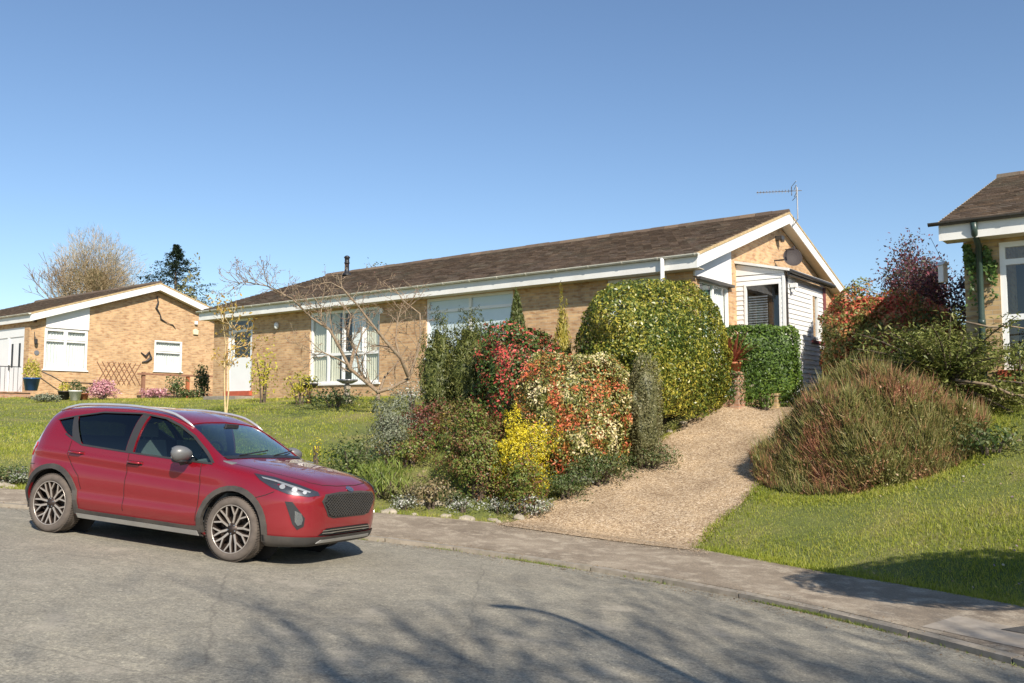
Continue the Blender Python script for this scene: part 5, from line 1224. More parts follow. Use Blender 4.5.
# heather mound right of the drive
q = W(866, 500, dy=1.75); hh = height_at(875, 376, q)
def heather(base, R3, n, label):
    root = empty('heather_mound', base, RZ, label, 'heather'); Kx = np.concatenate([RNG.normal(0, 4, (7, 2)), RNG.normal(0, 11, (7, 2))]); ph = RNG.uniform(0, 6.28, 14); Kb = RNG.normal(0, 1.6, (5, 2)); pb = RNG.uniform(0, 6.28, 5)
    gn = 26; gu = np.linspace(-1.1, 1.1, gn); ca, sa = math.cos(RZ), math.sin(RZ)
    GG = np.array([[H(base[0]+ca*u_*R3[0]-sa*v_*R3[1], base[1]+sa*u_*R3[0]+ca*v_*R3[1])-base[2] for u_ in gu] for v_ in gu])
    def grd(x, y):
        i = np.clip((x/R3[0]+1.1)/2.2*(gn-1), 0, gn-1.001); j = np.clip((y/R3[1]+1.1)/2.2*(gn-1), 0, gn-1.001); i0 = i.astype(int); j0 = j.astype(int); fi = i-i0; fj = j-j0
        return GG[j0, i0]*(1-fi)*(1-fj)+GG[j0, i0+1]*fi*(1-fj)+GG[j0+1, i0]*(1-fi)*fj+GG[j0+1, i0+1]*fi*fj
    def top(x, y):
        r2 = (x/R3[0])**2+(y/R3[1])**2; P2 = np.stack([x, y], 1); c_ = np.cos(P2@Kx.T+ph).sum(1)/14**.5; b_ = np.cos(P2@Kb.T+pb).sum(1)/5**.5
        edge = np.clip(1-r2*(1+.30*b_), 0, 1); g_ = grd(x, y); return g_+np.maximum(0, R3[2]-.75*g_)*edge**.95*(1+.16*b_+.12*(x/R3[0]))+.12*c_*np.minimum(1, edge*5)
    a = RNG.uniform(0, 6.283, n); r_ = np.sqrt(RNG.random(n)); x = R3[0]*r_*np.cos(a); y = R3[1]*r_*np.sin(a); z = top(x, y); e_ = .03
    nx = -(top(x+e_, y)-z)/e_; ny = -(top(x, y+e_)-z)/e_; nr = np.stack([nx, ny, np.ones(n)], 1); nr /= np.linalg.norm(nr, axis=1)[:, None]
    reps = 1+(RNG.random(n)*(1/np.clip(nr[:, 2], .25, 1)-1)*1.2).astype(int); idx = np.repeat(np.arange(n), reps)
    p = np.stack([x, y, z], 1)[idx]; nr = nr[idx]; p = p-nr*RNG.exponential(.05, len(p))[:, None]; steep = nr[:, 2] < .55; p[steep, 2] -= RNG.uniform(0, .18, steep.sum())
    D = nr*.55+np.array([0, 0, .75])+RNG.normal(0, .38, p.shape)
    npmesh('foliage', blades(p, D, .15, .019), 3, [L_heath], root)
    k = RNG.random(len(p)) < .08; npmesh('sprigs', blades(p[k], D[k]*1.0+np.array([0,0,.3]), .34, .014), 3, [L_heath], root)
    k = RNG.random(len(p)) < .4; npmesh('flower_tips', leaves(p[k]+nr[k]*.05, nr[k], .040, .5, .8), 4, [L_heath], root)
    g = 60; X_, Y_ = np.meshgrid(np.linspace(-1, 1, g)*R3[0]*1.02, np.linspace(-1, 1, g)*R3[1]*1.02); Z_ = top(X_.ravel(), Y_.ravel())-.10; In = (X_.ravel()/R3[0])**2+(Y_.ravel()/R3[1])**2 < .93
    mk('inner_growth', list(zip(X_.ravel(), Y_.ravel(), Z_)), [(q_*g+w_, q_*g+w_+1, (q_+1)*g+w_+1, (q_+1)*g+w_) for q_ in range(g-1) for w_ in range(g-1) if In[q_*g+w_] and In[(q_+1)*g+w_+1] and In[q_*g+w_+1] and In[(q_+1)*g+w_]], L_heath, root, True)
    return root
heather(q+Vector((.02,.02,0)), (1.72, 1.66, hh-.08), 90000, 'broad brown and green heather mound right of the driveway')
qh = q
# red-green hedge and trees between the houses
for (px, py, Y, top, rx, n, lab) in ((854, 400, 21.0, 298, .72, 11000, 'rust and green hedge clump touching the end of the long bungalow'), (888, 402, 20.3, 300, .85, 13000, 'rust and green hedge clump between the two nearer bungalows'), (925, 402, 20.3, 308, .8, 9000, 'rust and green hedge clump behind the spreading conifer')):
    q = atY(px, py, Y); q.z = H(q.x, q.y); hh = height_at(px, top, q)
    bush('red_hedge', q, (rx, .9, hh*.54), L_redhedge, n, .09, lab, 'hedge', 'rust and green hedge between the houses', e=2.6, amp=.10, freq=3.5, skin=.12)
q = atY(932, 400, 23.0); q.z = H(q.x, q.y); segs = []; rnd = random.Random(9)
for i in range(6): grow(Vector((0,0,-.1)), Vector((rnd.gauss(0,.30), rnd.gauss(0,.3), 1)), 2.15, .05, 2, segs, rnd, bend=.2, up=.15, ratio=.55, kids=(3,4), minr=.006)
T_ = np.array([tuple(p) for pts, rad in segs for p in pts if p.z > 1.9]); P = T_[RNG.integers(0, len(T_), 16000)]+RNG.normal(0, .18, (16000, 3)); 
pt = empty('plum_tree', q, 0, 'dark purple-leaved small tree beside the corner of the right bungalow', 'tree'); m = MB()
for pts, rad in segs: m.tube(pts, rad, 5, cap=False)
m.build('trunk', M['bark_dark'], pt, True); npmesh('crown', leaves(P, RNG.normal(0, 1, P.shape), .085), 4, [L_plum], pt)
# spreading conifer with arching boughs at the right bungalow's corner
q = atY(950, 412, 14.3); q.z = H(q.x, q.y); sp = empty('spreading_conifer', q, 0, 'ragged green conifer with arching boughs in front of the right bungalow', 'conifer'); m = MB(); PP = []; NN = []
rnd = random.Random(13)
for i in range(64):
    a = rnd.uniform(0, 6.28); el = rnd.uniform(-.35, 1.3); L_ = rnd.uniform(.7, 1.25)*(.85 if el > .9 else 1)
    d = Vector((math.cos(a)*math.cos(el), .6*math.sin(a)*math.cos(el), math.sin(el))); pts = [Vector((0,0,.55))]; v = d.copy()
    for k in range(7): v = (v+Vector((0,0,-.09))+Vector((rnd.gauss(0,.05), rnd.gauss(0,.05), 0))).normalized(); pts.append(pts[-1]+v*L_/5)
    m.tube(pts, [.03-.0035*k for k in range(8)], 5, cap=False)
    for k in range(2, 8):
        for t in range(42):
            s_ = pts[k-1].lerp(pts[k], rnd.random()); PP.append(tuple(s_+Vector((rnd.gauss(0,.10), rnd.gauss(0,.08), rnd.gauss(0,.06))))); NN.append((rnd.gauss(0,.3), rnd.gauss(0,.3), 1))
m.build('branch', M['bark_dark'], sp, True); npmesh('foliage', leaves(np.array(PP), np.array(NN), .085, .3, .5), 4, [L_spread], sp)
m = MB(); o0 = atY(965, 322, 14.2)-q; m.tube([o0, atY(990, 327, 14)-q, atY(1010, 326, 13.9)-q, atY(1040, 331, 13.8)-q], [.02,.016,.012,.008], 5); m.tube([atY(955, 380, 14)-q, atY(990, 385, 13.8)-q, atY(1012, 395, 13.6)-q, atY(1036, 396, 13.5)-q], [.03,.026,.02,.012], 5); m.build('bare_bough', M['bark'], sp, True)
shrublet('low_shrub', 1021, 395, 14.2, 342, .22, L_spread, 600, .06, 'small green shrub under the tall window of the right bungalow', 'bush')
shrublet('bramble', 990, 455, 12.6, 425, .5, L_ground, 900, .06, 'rough green and brown growth at the right foot of the heather', 'plants')
# ivy on the right bungalow's corner
P = []; N_ = []
for i in range(1300):
    u = random.uniform(.56, 1.06); z = 4.27-abs(random.gauss(0, .45))-max(0, .35-abs(u-.95))*.2
    if z < 2.4 or math.sin(u*23+z*3)+math.sin(z*9+u*5)+random.gauss(0,.5) < -.1: continue
    if u > .74 and u < .86 and random.random() < .8: continue
    if u > .86 and z < 3.3 and random.random() < .75: continue
    if u < .74 and z < 3.2 and random.random() < .6: continue
    P.append((u, .36-random.random()*.06, z)); N_.append((0, -1, .1))
iv = npmesh('ivy', leaves(np.array(P), np.array(N_), .055, .8, .5), 4, [L_ivy]); iv.location = (OR[0], OR[1], 0); iv.rotation_euler = (0, 0, RZ); tag(iv, 'green ivy climbing the brick corner beside the dark green downpipe', 'ivy')
# ------------------------------------------------------------------ trees behind the houses
def bare_tree(name, base, Ht, label, seed, spread=.55, depth=5, mat='bark', leafm=None, nleaf=0, r0=.16, lsize=.12, minr=.012, group=None):
    rnd = random.Random(seed); segs = []
    grow(Vector((0,0,-.2)), Vector((0,0,1)), Ht*.30, r0, depth, segs, rnd, bend=.12, up=.16, ratio=.74, kids=(3,4), minr=minr, steps=3, spread=spread)
    root = empty(name, base, 0, label, 'tree', group); m = MB()
    for pts, rad in segs: m.tube(pts, rad, 4 if rad[0] < .05 else 7, cap=False)
    m.build('trunk', M[mat], root, True)
    if leafm is not None:
        T_ = np.array([tuple(p) for pts, rad in segs if rad[0] < .06 for p in pts[1:]]); P = T_[RNG.integers(0, len(T_), nleaf)]+RNG.normal(0, .13, (nleaf, 3))
        npmesh('crown', leaves(P, RNG.normal(0, 1, (nleaf, 3)), lsize), 4, [leafm], root)
    return root
q = atY(93, 400, 58); q.z = 2.3
bt = bare_tree('bare_tree', q, 12.6, 'round crowned tree with fine bare twigs behind the left bungalow', 33, spread=.48, depth=5, mat='bark', r0=.22, minr=.012)
p, nr, _ = crown_points(19000, (2.85, 2.6, 3.1), 2.0, .16, 4.5, -.8, .45); L_twig = lm('twig_bud', [(.30,.21,.13),(.42,.31,.19),(.50,.38,.22),(.24,.20,.11),(.36,.33,.15)], clump=.6, trans=.1)
npmesh('twigs', blades(p+np.array([0,0,7.55]), nr*.8+np.array([0,0,.5])+RNG.normal(0,.5,p.shape), .42, .022), 3, [L_twig], bt)
q = atY(172, 400, 55); q.z = 2.3; hh = atY(172, 245, 55).z-2.3
cf = empty('fir_tree', q, 0, 'dark pointed conifer rising behind the ridge of the left bungalow', 'conifer'); m = MB(); m.tube([(0,0,-.2),(0,0,hh*.5),(0,0,hh*.97)], [.22,.13,.02], 8); m.build('trunk', M['bark_dark'], cf, True)
PP = []; NN = []; rnd = random.Random(4)
for i in range(260):
    t = rnd.random()**.75; z = hh*(.25+.75*t); L_ = (1-t)*6.4*rnd.uniform(.45, 1.1)+.05; a = rnd.uniform(0, 6.28)
    for k in range(42):
        s_ = rnd.random()**.6; PP.append((math.cos(a)*L_*s_+rnd.gauss(0,.07), math.sin(a)*L_*s_+rnd.gauss(0,.07), z+L_*.18*s_-.15*abs(rnd.gauss(0,1))*s_)); NN.append((0,0,1))
npmesh('crown', leaves(np.array(PP), np.array(NN), .15, .4, .5), 4, [lm('fir_needle', [(.018,.035,.02),(.03,.05,.03),(.05,.07,.035)], trans=.1)], cf)
for (px, top, Y, rx, n, lab) in ((186, 282, 50, .8, 1500, 'bushy green tree crown just above the right slope of the left bungalow roof'),):
    q = atY(px, 400, Y); q.z = 2.3; hh = atY(px, top, Y).z-2.3; bush('garden_tree', q, (rx, 1.4, hh*.53), L_drab, n*2, .20, lab, 'tree', e=2.2, amp=.2, core=False, skin=.3)
q = atY(395, 400, 46); q.z = 2.3
bare_tree('garden_tree', q, 8.3, 'thin twiggy tree top showing over the ridge near the flue', 8, spread=.55, depth=4, leafm=L_far, nleaf=1400, r0=.14, minr=.012)
q = atY(850, 400, 40); q.z = 2.3
bare_tree('garden_tree', q, 6.3, 'thin leafy sapling showing beyond the white gable end', 14, spread=.4, depth=3, leafm=L_far, nleaf=260, r0=.07, minr=.008)
rnd = random.Random(31)
for i, (px, Y, top, rx, lab) in enumerate(((862, 34, 305, 2.2, 'green shrubbery mass behind the rust coloured hedge, nearest the gable'), (925, 36, 300, 2.6, 'green shrubbery mass behind the plum tree'))):
    q = atY(px, 400, Y); q.z = 2.2; hh = atY(px, top, Y).z-2.2; bush('garden_tree', q, (rx, 1.8, hh*.53), L_far, 4500, .18, lab, 'tree', e=2.4, amp=.14, skin=.15)
# trees behind the viewer whose branch shadows fall on the road
for (x, y, Ht, sd, lab) in ((8.2, -7.4, 14.5, 41, 'leafless street tree whose branches shade the right of the road'), (6.1, -8.6, 14.8, 44, 'leafless street tree whose branches shade the middle of the road'), (4.5, -9.4, 14.2, 47, 'leafless street tree whose faint branch shadows reach the left of the road')):
    st_ = bare_tree('street_tree', (x, y, zr(x, 6)), Ht, lab, sd, spread=.62, depth=4, r0=.16, minr=.016, group='street trees behind the viewer')
    p, nr, _ = crown_points(1900 if x > 5 else 900, (2.6, 2.6, 2.8), 2.0, .2, 3.5, -1, .6); npmesh('twigs', blades(p+np.array([0,0,9.6]), nr*.8+np.array([0,0,.5])+RNG.normal(0,.6,p.shape), .7, .05), 3, [L_far], st_)
lp = empty('street_lamp', (2.84, 1.78, zr(2.55, 6)), 0, 'slim grey street lamp with a curved arm whose shadow crosses the road', 'street lamp')
m = MB(); m.tube([(0,0,0),(0,0,1.2)], [.085,.08], 12); m.tube([(0,0,1.2),(0,0,4.35),(-.03,0,4.6),(-.10,0,4.78),(-.20,0,4.86)], [.05,.036,.035,.032,.03], 12); m.build('post', M['metal_grey'], lp, True)
m = MB(); m.tube([(-.20,0,4.86),(-.28,0,4.89),(-.48,0,4.90),(-.54,0,4.90)], [.03,.055,.05,.02], 10); m.build('lantern', M['metal_grey'], lp, True)
# ------------------------------------------------------------------ grass
def inside(poly, x, y):
    c = False; j = len(poly)-1
    for i in range(len(poly)):
        if (poly[i][1] > y) != (poly[j][1] > y) and x < (poly[j][0]-poly[i][0])*(y-poly[i][1])/(poly[j][1]-poly[i][1]+1e-12)+poly[i][0]: c = not c
        j = i
    return c
DRP = [tuple(p) for p in DR]+[tuple(p) for p in DL[::-1]]
houses = [[loc2w(OM, a, b) for a, b in ((-18,.4),(.9,.4),(.9,11),(-18,11))], [loc2w(OL, a, b) for a, b in ((-11,.1),(-.35,.1),(-.35,10.4),(-11,10.4))], [loc2w(OR, a, b) for a, b in ((.55,.4),(9,.4),(9,11),(.55,11))]]
# height lookup grid for speed
gx = np.arange(-24, 16, .25); gy = np.arange(6, 34, .25); GZ = np.array([[H(x, y) for x in gx] for y in gy]); GD = np.array([[sdist(BL, x, y) for x in gx] for y in gy])
def bil(Gd, X, Y):
    i = np.clip((X-gx[0])/.25, 0, len(gx)-1.001); j = np.clip((Y-gy[0])/.25, 0, len(gy)-1.001); i0 = i.astype(int); j0 = j.astype(int); fi = i-i0; fj = j-j0
    return Gd[j0, i0]*(1-fi)*(1-fj)+Gd[j0, i0+1]*fi*(1-fj)+Gd[j0+1, i0]*(1-fi)*fj+Gd[j0+1, i0+1]*fi*fj
def poly_mask(poly, X, Y):
    c = np.zeros(len(X), bool); j = len(poly)-1
    for i in range(len(poly)):
        (xi, yi), (xj, yj) = poly[i], poly[j]
        t = ((yi > Y) != (yj > Y)) & (X < (xj-xi)*(Y-yi)/(yj-yi+1e-12)+xi); c ^= t; j = i
    return c
BED = [(-2.6,13.2),(-.2,13.0),(4.4,19.4),(1.5,19.6),(-3.5,19.5)]
def grass(name, n, y0, y1, xlim, hgt, wid, label, extra=None, mat=L_grass, dens_near=1.6):
    U = RNG.random(n); Y = y0+(y1-y0)*U**dens_near; X = RNG.uniform(-1, 1, n)*Y*.62+0; 
    k = (X > xlim[0]) & (X < xlim[1]); X, Y = X[k], Y[k]
    D = bil(GD, X, Y); k = (D > -.02+RNG.exponential(.03, len(X))*-1); X, Y = X[k], Y[k]
    k = ~poly_mask(DRP, X, Y)
    for h_ in houses: k &= ~poly_mask(h_, X, Y)
    k &= ~(poly_mask(BED, X, Y) & (RNG.random(len(X)) < .75))
    # worn, patchy lengths
    X, Y = X[k], Y[k]; pat = .5+.5*np.sin(X*1.7+2*np.sin(Y*1.1))*np.cos(Y*1.3+1.5*np.sin(X*.8)); Z = bil(GZ, X, Y)
    P = np.stack([X, Y, Z-.01], 1); Dr = np.array([0, 0, 1.0])+RNG.normal(0, .38, P.shape)
    V = blades(P, Dr, hgt, wid).reshape(-1, 3, 3); V[:, 2] = P+(V[:, 2]-P)*(.55+.8*pat)[:, None]
    return tag(npmesh(name, V.reshape(-1, 3), 3, [mat]), label, None, None, 'stuff')
tag(grass('lawn_grass', 330000, 8.2, 17, (-30, 30), .052, .010, 'short patchy green and straw grass of the front lawns nearest the pavement'), None, 'grass')
tag(grass('lawn_grass', 170000, 16, 33, (-30, 30), .055, .020, 'short patchy grass of the lawns below the houses', dens_near=1.1), None, 'grass')
# tall tufts at the lawn edge and around the heather
P = []
for i in range(16000):
    a = RNG.random(); s_ = RNG.integers(20, len(BL)-22); t = RNG.random(); b = BL[s_]*(1-t)+BL[s_+1]*t; d = BL[s_+1]-BL[s_]; nrm = np.array([-d[1], d[0]])/np.hypot(*d); o = b+nrm*(RNG.exponential(.12)-.05)
    if o[1] < 7 or o[1] > 14.5 or inside(DRP, *o): continue
    if -2.0 < o[0] < .1 and RNG.random() < .6: continue
    P.append((o[0], o[1], H(*o)-.005))
for i in range(7000):
    a = RNG.uniform(3.3, 6.4); r_ = RNG.normal(1.0, .07); o = (qh.x+1.95*r_*math.cos(a), qh.y+1.75*r_*math.sin(a))
    if inside(DRP, *o): continue
    P.append((o[0], o[1], H(*o)-.01))
P = np.array(P); tag(npmesh('edge_grass', blades(P, np.array([0,0,1.0])+RNG.normal(0,.55,P.shape), .07, .011), 3, [L_grass]), 'longer ragged grass along the pavement edge and around the heather', 'grass', None, 'stuff')
P = []
for i in range(9000):
    s_ = RNG.integers(15, len(KL)-20); t = RNG.random(); b = KL[s_]*(1-t)+KL[s_+1]*t
    if b[1] < 5.5: continue
    if math.sin(b[0]*5.1)+math.sin(b[0]*2.3+1)+RNG.normal(0,.5) < .3: continue
    P.append((b[0]+RNG.normal(-.01,.018), b[1]+RNG.normal(-.015,.018), zr(*b)))
P = np.array(P); tag(npmesh('gutter_weeds', blades(P, np.array([0,0,1.0])+RNG.normal(0,.6,P.shape), .035, .010), 3, [L_weed]), 'thin green weeds growing in the joint along the kerb', 'weeds', None, 'stuff')
P = []
for i in range(15000):
    u_ = RNG.random()
    if u_ < .45:
        t = RNG.random(); x = -.25+t*2.7; k_ = int(np.argmin(abs(BL[:, 0]-x))); q = (x+RNG.normal(0,.03), BL[k_, 1]+RNG.normal(-.02,.12)-abs(RNG.exponential(.12)))
        z = pav(*q)+.012
    else:
        L_ = DL if u_ < .72 else DR; s_ = RNG.integers(8, len(L_)-6); t = RNG.random(); b = L_[s_]*(1-t)+L_[s_+1]*t; q = (b[0]+RNG.normal(0,.06), b[1]+RNG.normal(0,.06)); z = H(*q)+.03
    P.append((q[0], q[1], z))
P = np.array(P); tag(npmesh('loose_shingle', leaves(P, np.tile([0,0,1.0], (len(P),1)), .014, .9, .2), 4, [lm('loose_pebble', [(.42,.31,.20),(.55,.43,.30),(.28,.20,.13),(.62,.54,.42)], trans=0)]), 'loose shingle spilling from the driveway edges on to the pavement', 'gravel', None, 'stuff')
P = []
for i in range(9000):
    L_, sg = (DL, -1) if RNG.random() < .5 else (DR, 1); s_ = RNG.integers(9, len(L_)-6); t = RNG.random(); b = L_[s_]*(1-t)+L_[s_+1]*t
    if math.sin(b[0]*7+sg)+math.sin(b[1]*3.1)+RNG.normal(0,.6) < -.2: continue
    q = (b[0]+sg*RNG.normal(.0,.05), b[1]+RNG.normal(0,.05)); P.append((q[0], q[1], H(*q)+.01))
P = np.array(P); tag(npmesh('drive_edge_weeds', blades(P, np.array([0,0,1.0])+RNG.normal(0,.6,P.shape), .065, .012), 3, [L_grass]), 'ragged grass and weeds creeping over the driveway edges', 'weeds', None, 'stuff')
# dry leaves and grit on the pavement and gutter
P = []
for i in range(2600):
    s_ = RNG.integers(15, len(KL)-20); t = RNG.random(); b = KL[s_]*(1-t)+KL[s_+1]*t; q = (b[0]+RNG.normal(-.05,.14), b[1]+RNG.normal(-.10,.14))
    z = zr(*q)+.006 if sdist(KL, *q) < 0 else pav(*q)+.008
    P.append((q[0], q[1], z))
P = np.array(P); tag(npmesh('leaf_litter', leaves(P, np.tile([0,0,1.0], (len(P),1)), .018, .6, .25), 4, [lm('dry_litter', [(.30,.20,.10),(.20,.13,.07),(.40,.32,.2)])]), 'small dry leaves and grit lying along the gutter', 'leaf litter', None, 'stuff')
P = []; MI = []
for i in range(2600):
    y = 8.4+RNG.random()**1.3*18; x = RNG.uniform(-.6,.6)*y
    if sdist(BL, x, y) < .15 or inside(DRP, x, y) or any(inside(h_, x, y) for h_ in houses): continue
    if math.sin(x*1.3)+math.sin(y*1.7+x)+RNG.normal(0,.7) < .2: continue
    P.append((x, y, H(x, y)+RNG.uniform(.02,.05)))
P = np.array(P); tag(npmesh('lawn_flowers', leaves(P, np.tile([0,-.4,1.0], (len(P),1)), .030, .9, .3), 4, [leafmat('daisy_mix', [(.75,.72,.65),(.30,.20,.10),(.24,.16,.09),(.30,.22,.30),(.70,.55,.08),(.35,.26,.14)], clump=1.5, mixn=.2)]), 'scattered daisies, small spring flowers and fallen leaves in the lawns', 'flowers', None, 'stuff')
for (px, py, r_, top, mt, lab) in ((4, 486, .30, 466, L_ground, 'low green plant in the bed edge at the left frame edge'), (20, 486, .22, 474, L_white, 'white flowered mat in the bed edge just left of the parked car')):
    shrublet('bedding_plant', px, py, gp(px, py).y+.1, top, r_, mt, 900, .04, lab, 'plants', amp=.25)
# ------------------------------------------------------------------ stones and small garden things
def rock(name, loc, s, mat, label, group, seed):
    rnd_ = random.Random(seed); bm = bmesh.new(); bmesh.ops.create_icosphere(bm, subdivisions=3, radius=1); K = [(Vector((rnd_.gauss(0,2), rnd_.gauss(0,2), rnd_.gauss(0,2))), rnd_.uniform(0,6)) for _ in range(6)]
    for v in bm.verts:
        f_ = 1+sum(.06*math.sin(v.co.dot(k)*1.4+p) for k, p in K); c_ = v.co*f_; v.co = Vector((c_.x*s[0], c_.y*s[1], c_.z*s[2]))
    me = bpy.data.meshes.new(name); bm.to_mesh(me); bm.free(); me.polygons.foreach_set('use_smooth', [True]*len(me.polygons)); me.set_sharp_from_angle(angle=R(25)); o = link(name, me, None, [mat]); o.location = loc; o.rotation_euler = (0,0,rnd_.uniform(0,3)); return tag(o, label, 'stone', group)
i = 0
def on_back(x):
    k = np.argmin(abs(BL[:, 0]-x)); return float(BL[k, 0]), float(BL[k, 1])
for x in list(np.arange(-7.9, -6.0, .27))+list(np.arange(-2.55, -.15, .38)):
    bx, by = on_back(x); bx = x+random.uniform(-.12,.12); by += .10+random.uniform(-.06,.16); s = random.uniform(.06,.15); i += 1
    rock('edging_stone', (bx, by, H(bx, by)-.005), (s, s*.7, s*.5), M['stone'], 'rough pale stone edging the lawn at the back of the pavement', 'pale edging stones', 100+i)
for t in np.linspace(0, .55, 11):
    k = int(8+t*(len(DL)-10)); bx, by = DL[k]; bx -= random.uniform(.02,.12); s = random.uniform(.05,.11); i += 1
    rock('drive_stone', (bx, by, H(bx, by)+.02), (s, s*.8, s*.6), M['stone'], 'small pale stone lining the left edge of the driveway', 'stones along the driveway', 200+i)
for (px, py, w_, lab) in ((424, 506, .34, 'flat concrete slab in the bed edge nearest the pavement'), (436, 494, .30, 'upper flat concrete slab of the bed steps')):
    q = gp(px, py); bm_s = MB(); bm_s.box(-w_, w_, -.10, .10, -.02, .05); o = bm_s.build('paving_slab', M['stone'], None, bevel=.01); o.location = q+Vector((0,.1,.03)); o.rotation_euler = (0,.03,-.06); tag(o, lab, 'slab')
# bird bath and stone ornament on the lawn
q = atY(347, 404, 23.4); q.z = H(q.x, q.y); bb = empty('bird_bath', q, 0, 'pale stone bird bath in front of the curtained window', 'bird bath'); m = MB(); m.lathe([(0,0),(.16,0),(.16,.06),(.09,.12),(.07,.35),(.10,.45),(.06,.50),(0,.50)], (0,0,0), 14); m.build('pedestal', M['stone'], bb, True)
m = MB(); m.lathe([(0,.50),(.12,.51),(.27,.58),(.28,.62),(.25,.61),(.10,.55),(0,.55)], (0,0,0), 18); m.build('basin', M['metal_grey'], bb, True)
q = atY(309, 402, 24.2); q.z = H(q.x, q.y); bb = empty('planter', q, 0, 'dark bowl planter on a short post left of the curtained window', 'planter'); m = MB(); m.lathe([(0,0),(.08,0),(.06,.35),(.05,.42),(0,.42)], (0,0,0), 10); m.build('post', M['timber'], bb, True); m = MB(); m.lathe([(0,.40),(.14,.42),(.24,.50),(.25,.54),(0,.52)], (0,0,0), 14); m.build('bowl', M['iron'], bb, True)
P = np.array([(RNG.normal(0,.12), RNG.normal(0,.12), .58+abs(RNG.normal(0,.05))) for _ in range(200)]); npmesh('foliage', leaves(P, np.tile([0,0,1.], (200,1)), .06), 4, [L_ground], bb)
# pots, planter wall and phormium at the top of the drive
def brickblock(name, loc, dims, label, mat='brick_red', rz=RZ):
    m = MB(); m.box(-dims[0]/2, dims[0]/2, -dims[1]/2, dims[1]/2, -.3, dims[2]); m.box(-dims[0]/2-.02, dims[0]/2+.02, -dims[1]/2-.02, dims[1]/2+.02, dims[2]+.001, dims[2]+.05)
    o = m.build(name, M[mat]); o.location = loc; o.rotation_euler = (0,0,rz); return tag(o, label, 'brick pier')
q = atY(734, 405, 18.6); q.z = H(q.x, q.y); hz = height_at(734, 372, q); brickblock('brick_pier', q, (.36,.36,hz-.05), 'short brick pier carrying the red spiky plant beside the clipped hedge')
pp = empty('spiky_plant', q+Vector((0,0,hz)), 0, 'red spiky cordyline in a terracotta pot on the brick pier', 'potted plant'); m = MB(); m.lathe([(0,0),(.13,0),(.17,.16),(.19,.16),(.19,.20),(0,.19)], (0,0,0), 16); m.build('pot', M['terracotta'], pp, True)
V = []
for i in range(46):
    a = random.uniform(0,6.28); el = random.uniform(.05,1.25); L_ = random.uniform(.5,.85); d = Vector((math.cos(a)*math.cos(el), math.sin(a)*math.cos(el), math.sin(el))); s_ = Vector((-math.sin(a), math.cos(a), 0))*.028; p0 = Vector((0,0,.2)); p1 = p0+d*L_*.55; p2 = p0+d*L_+Vector((0,0,-.10*math.cos(el)))
    V += [p0-s_, p0+s_, p1+s_, p1-s_, p1-s_, p1+s_, p2+s_*.15, p2-s_*.15]
npmesh('leaves', np.array([tuple(v) for v in V]), 4, [L_spike], pp)
q2 = q+Vector((.45,.12,0)); q2.z = H(q2.x, q2.y); brickblock('low_wall', q2+Vector((.12,0,0)), (.8,.22,.22), 'low brick planter wall at the top of the driveway', 'brick_right')
for i, (dx, c_, lab) in enumerate(((.30,'stone','pale stone pot standing on the low brick wall'), (.58,'iron','dark pot standing on the low brick wall'))):
    o = MB(); o.lathe([(0,0),(.08,0),(.10,.14),(.11,.18),(.09,.18),(0,.15)], (0,0,0), 14); o = o.build('plant_pot', M[c_], None, True); o.location = q2+Vector((dx-.35,-.02-.2*(dx-.35),.272)); tag(o, lab, 'plant pot')
# things before the left bungalow
def Lw(x, y, z): a = loc2w(OL, x, y); return Vector((a[0], a[1], z))
tr = MB(); tr.box(-6.5, -.05, -2.2, .13, 1.2, 2.20); tr.box(-6.5, .0, -2.25, .13, 2.201, 2.24); o = tr.build('brick_terrace', M['brick_red']); o.location = (OL[0], OL[1], 0); o.rotation_euler = (0,0,RZ); tag(o, 'raised brick terrace outside the white door of the left bungalow', 'terrace')
o = MB(); o.box(-.35, 0, .14, 4.2, 1.4, 2.16); 
rl = empty('iron_railing', (OL[0], OL[1], 0), RZ, 'black iron railing with a gate in front of the white double door', 'railing')
m = MB(); m.tube([(-6,-2.1,3.15),(-.2,-2.1,3.15)], .018, 6); m.tube([(-6,-2.1,2.40),(-.2,-2.1,2.40)], .014, 6); m.tube([(-.2,-2.1,3.15),(-.15,-.2,3.15)], .016, 6); m.build('rail', M['iron'], rl)
m = MB()
for k in range(42): m.tube([(-.3-k*.14,-2.1,2.40),(-.3-k*.14,-2.1,3.15)], .008, 5, cap=False)
for k in range(12): m.tube([(-.19+.004*k,-1.95+k*.15,2.25),(-.19+.004*k,-1.95+k*.15,3.15)], .008, 5, cap=False)
m.build('bars', M['iron'], rl)
for x in (-6,-4.1,-2.2,-.2):
    m = MB(); m.tube([(x,-2.1,2.2),(x,-2.1,3.3)], .025, 8); m.lathe([(0,.06),(.03,.03),(0,0)], (x,-2.1,3.3), 8); m.build('post', M['iron'], rl)
m = MB(); m.tube([(-.1,.3,3.1),(0.1,.8,2.85),(.15,1.2,2.62),(.15,3.0,2.6)], .022, 6); m.tube([(.15,1.2,2.62),(.15,1.2,1.9)], .02, 6); m.tube([(.15,2.9,2.6),(.15,2.9,1.9)], .02, 6); o = m.build('handrail', M['iron']); o.location = (OL[0], OL[1], 0); o.rotation_euler = (0,0,RZ); tag(o, 'black handrail below the large window of the left bungalow', 'handrail')
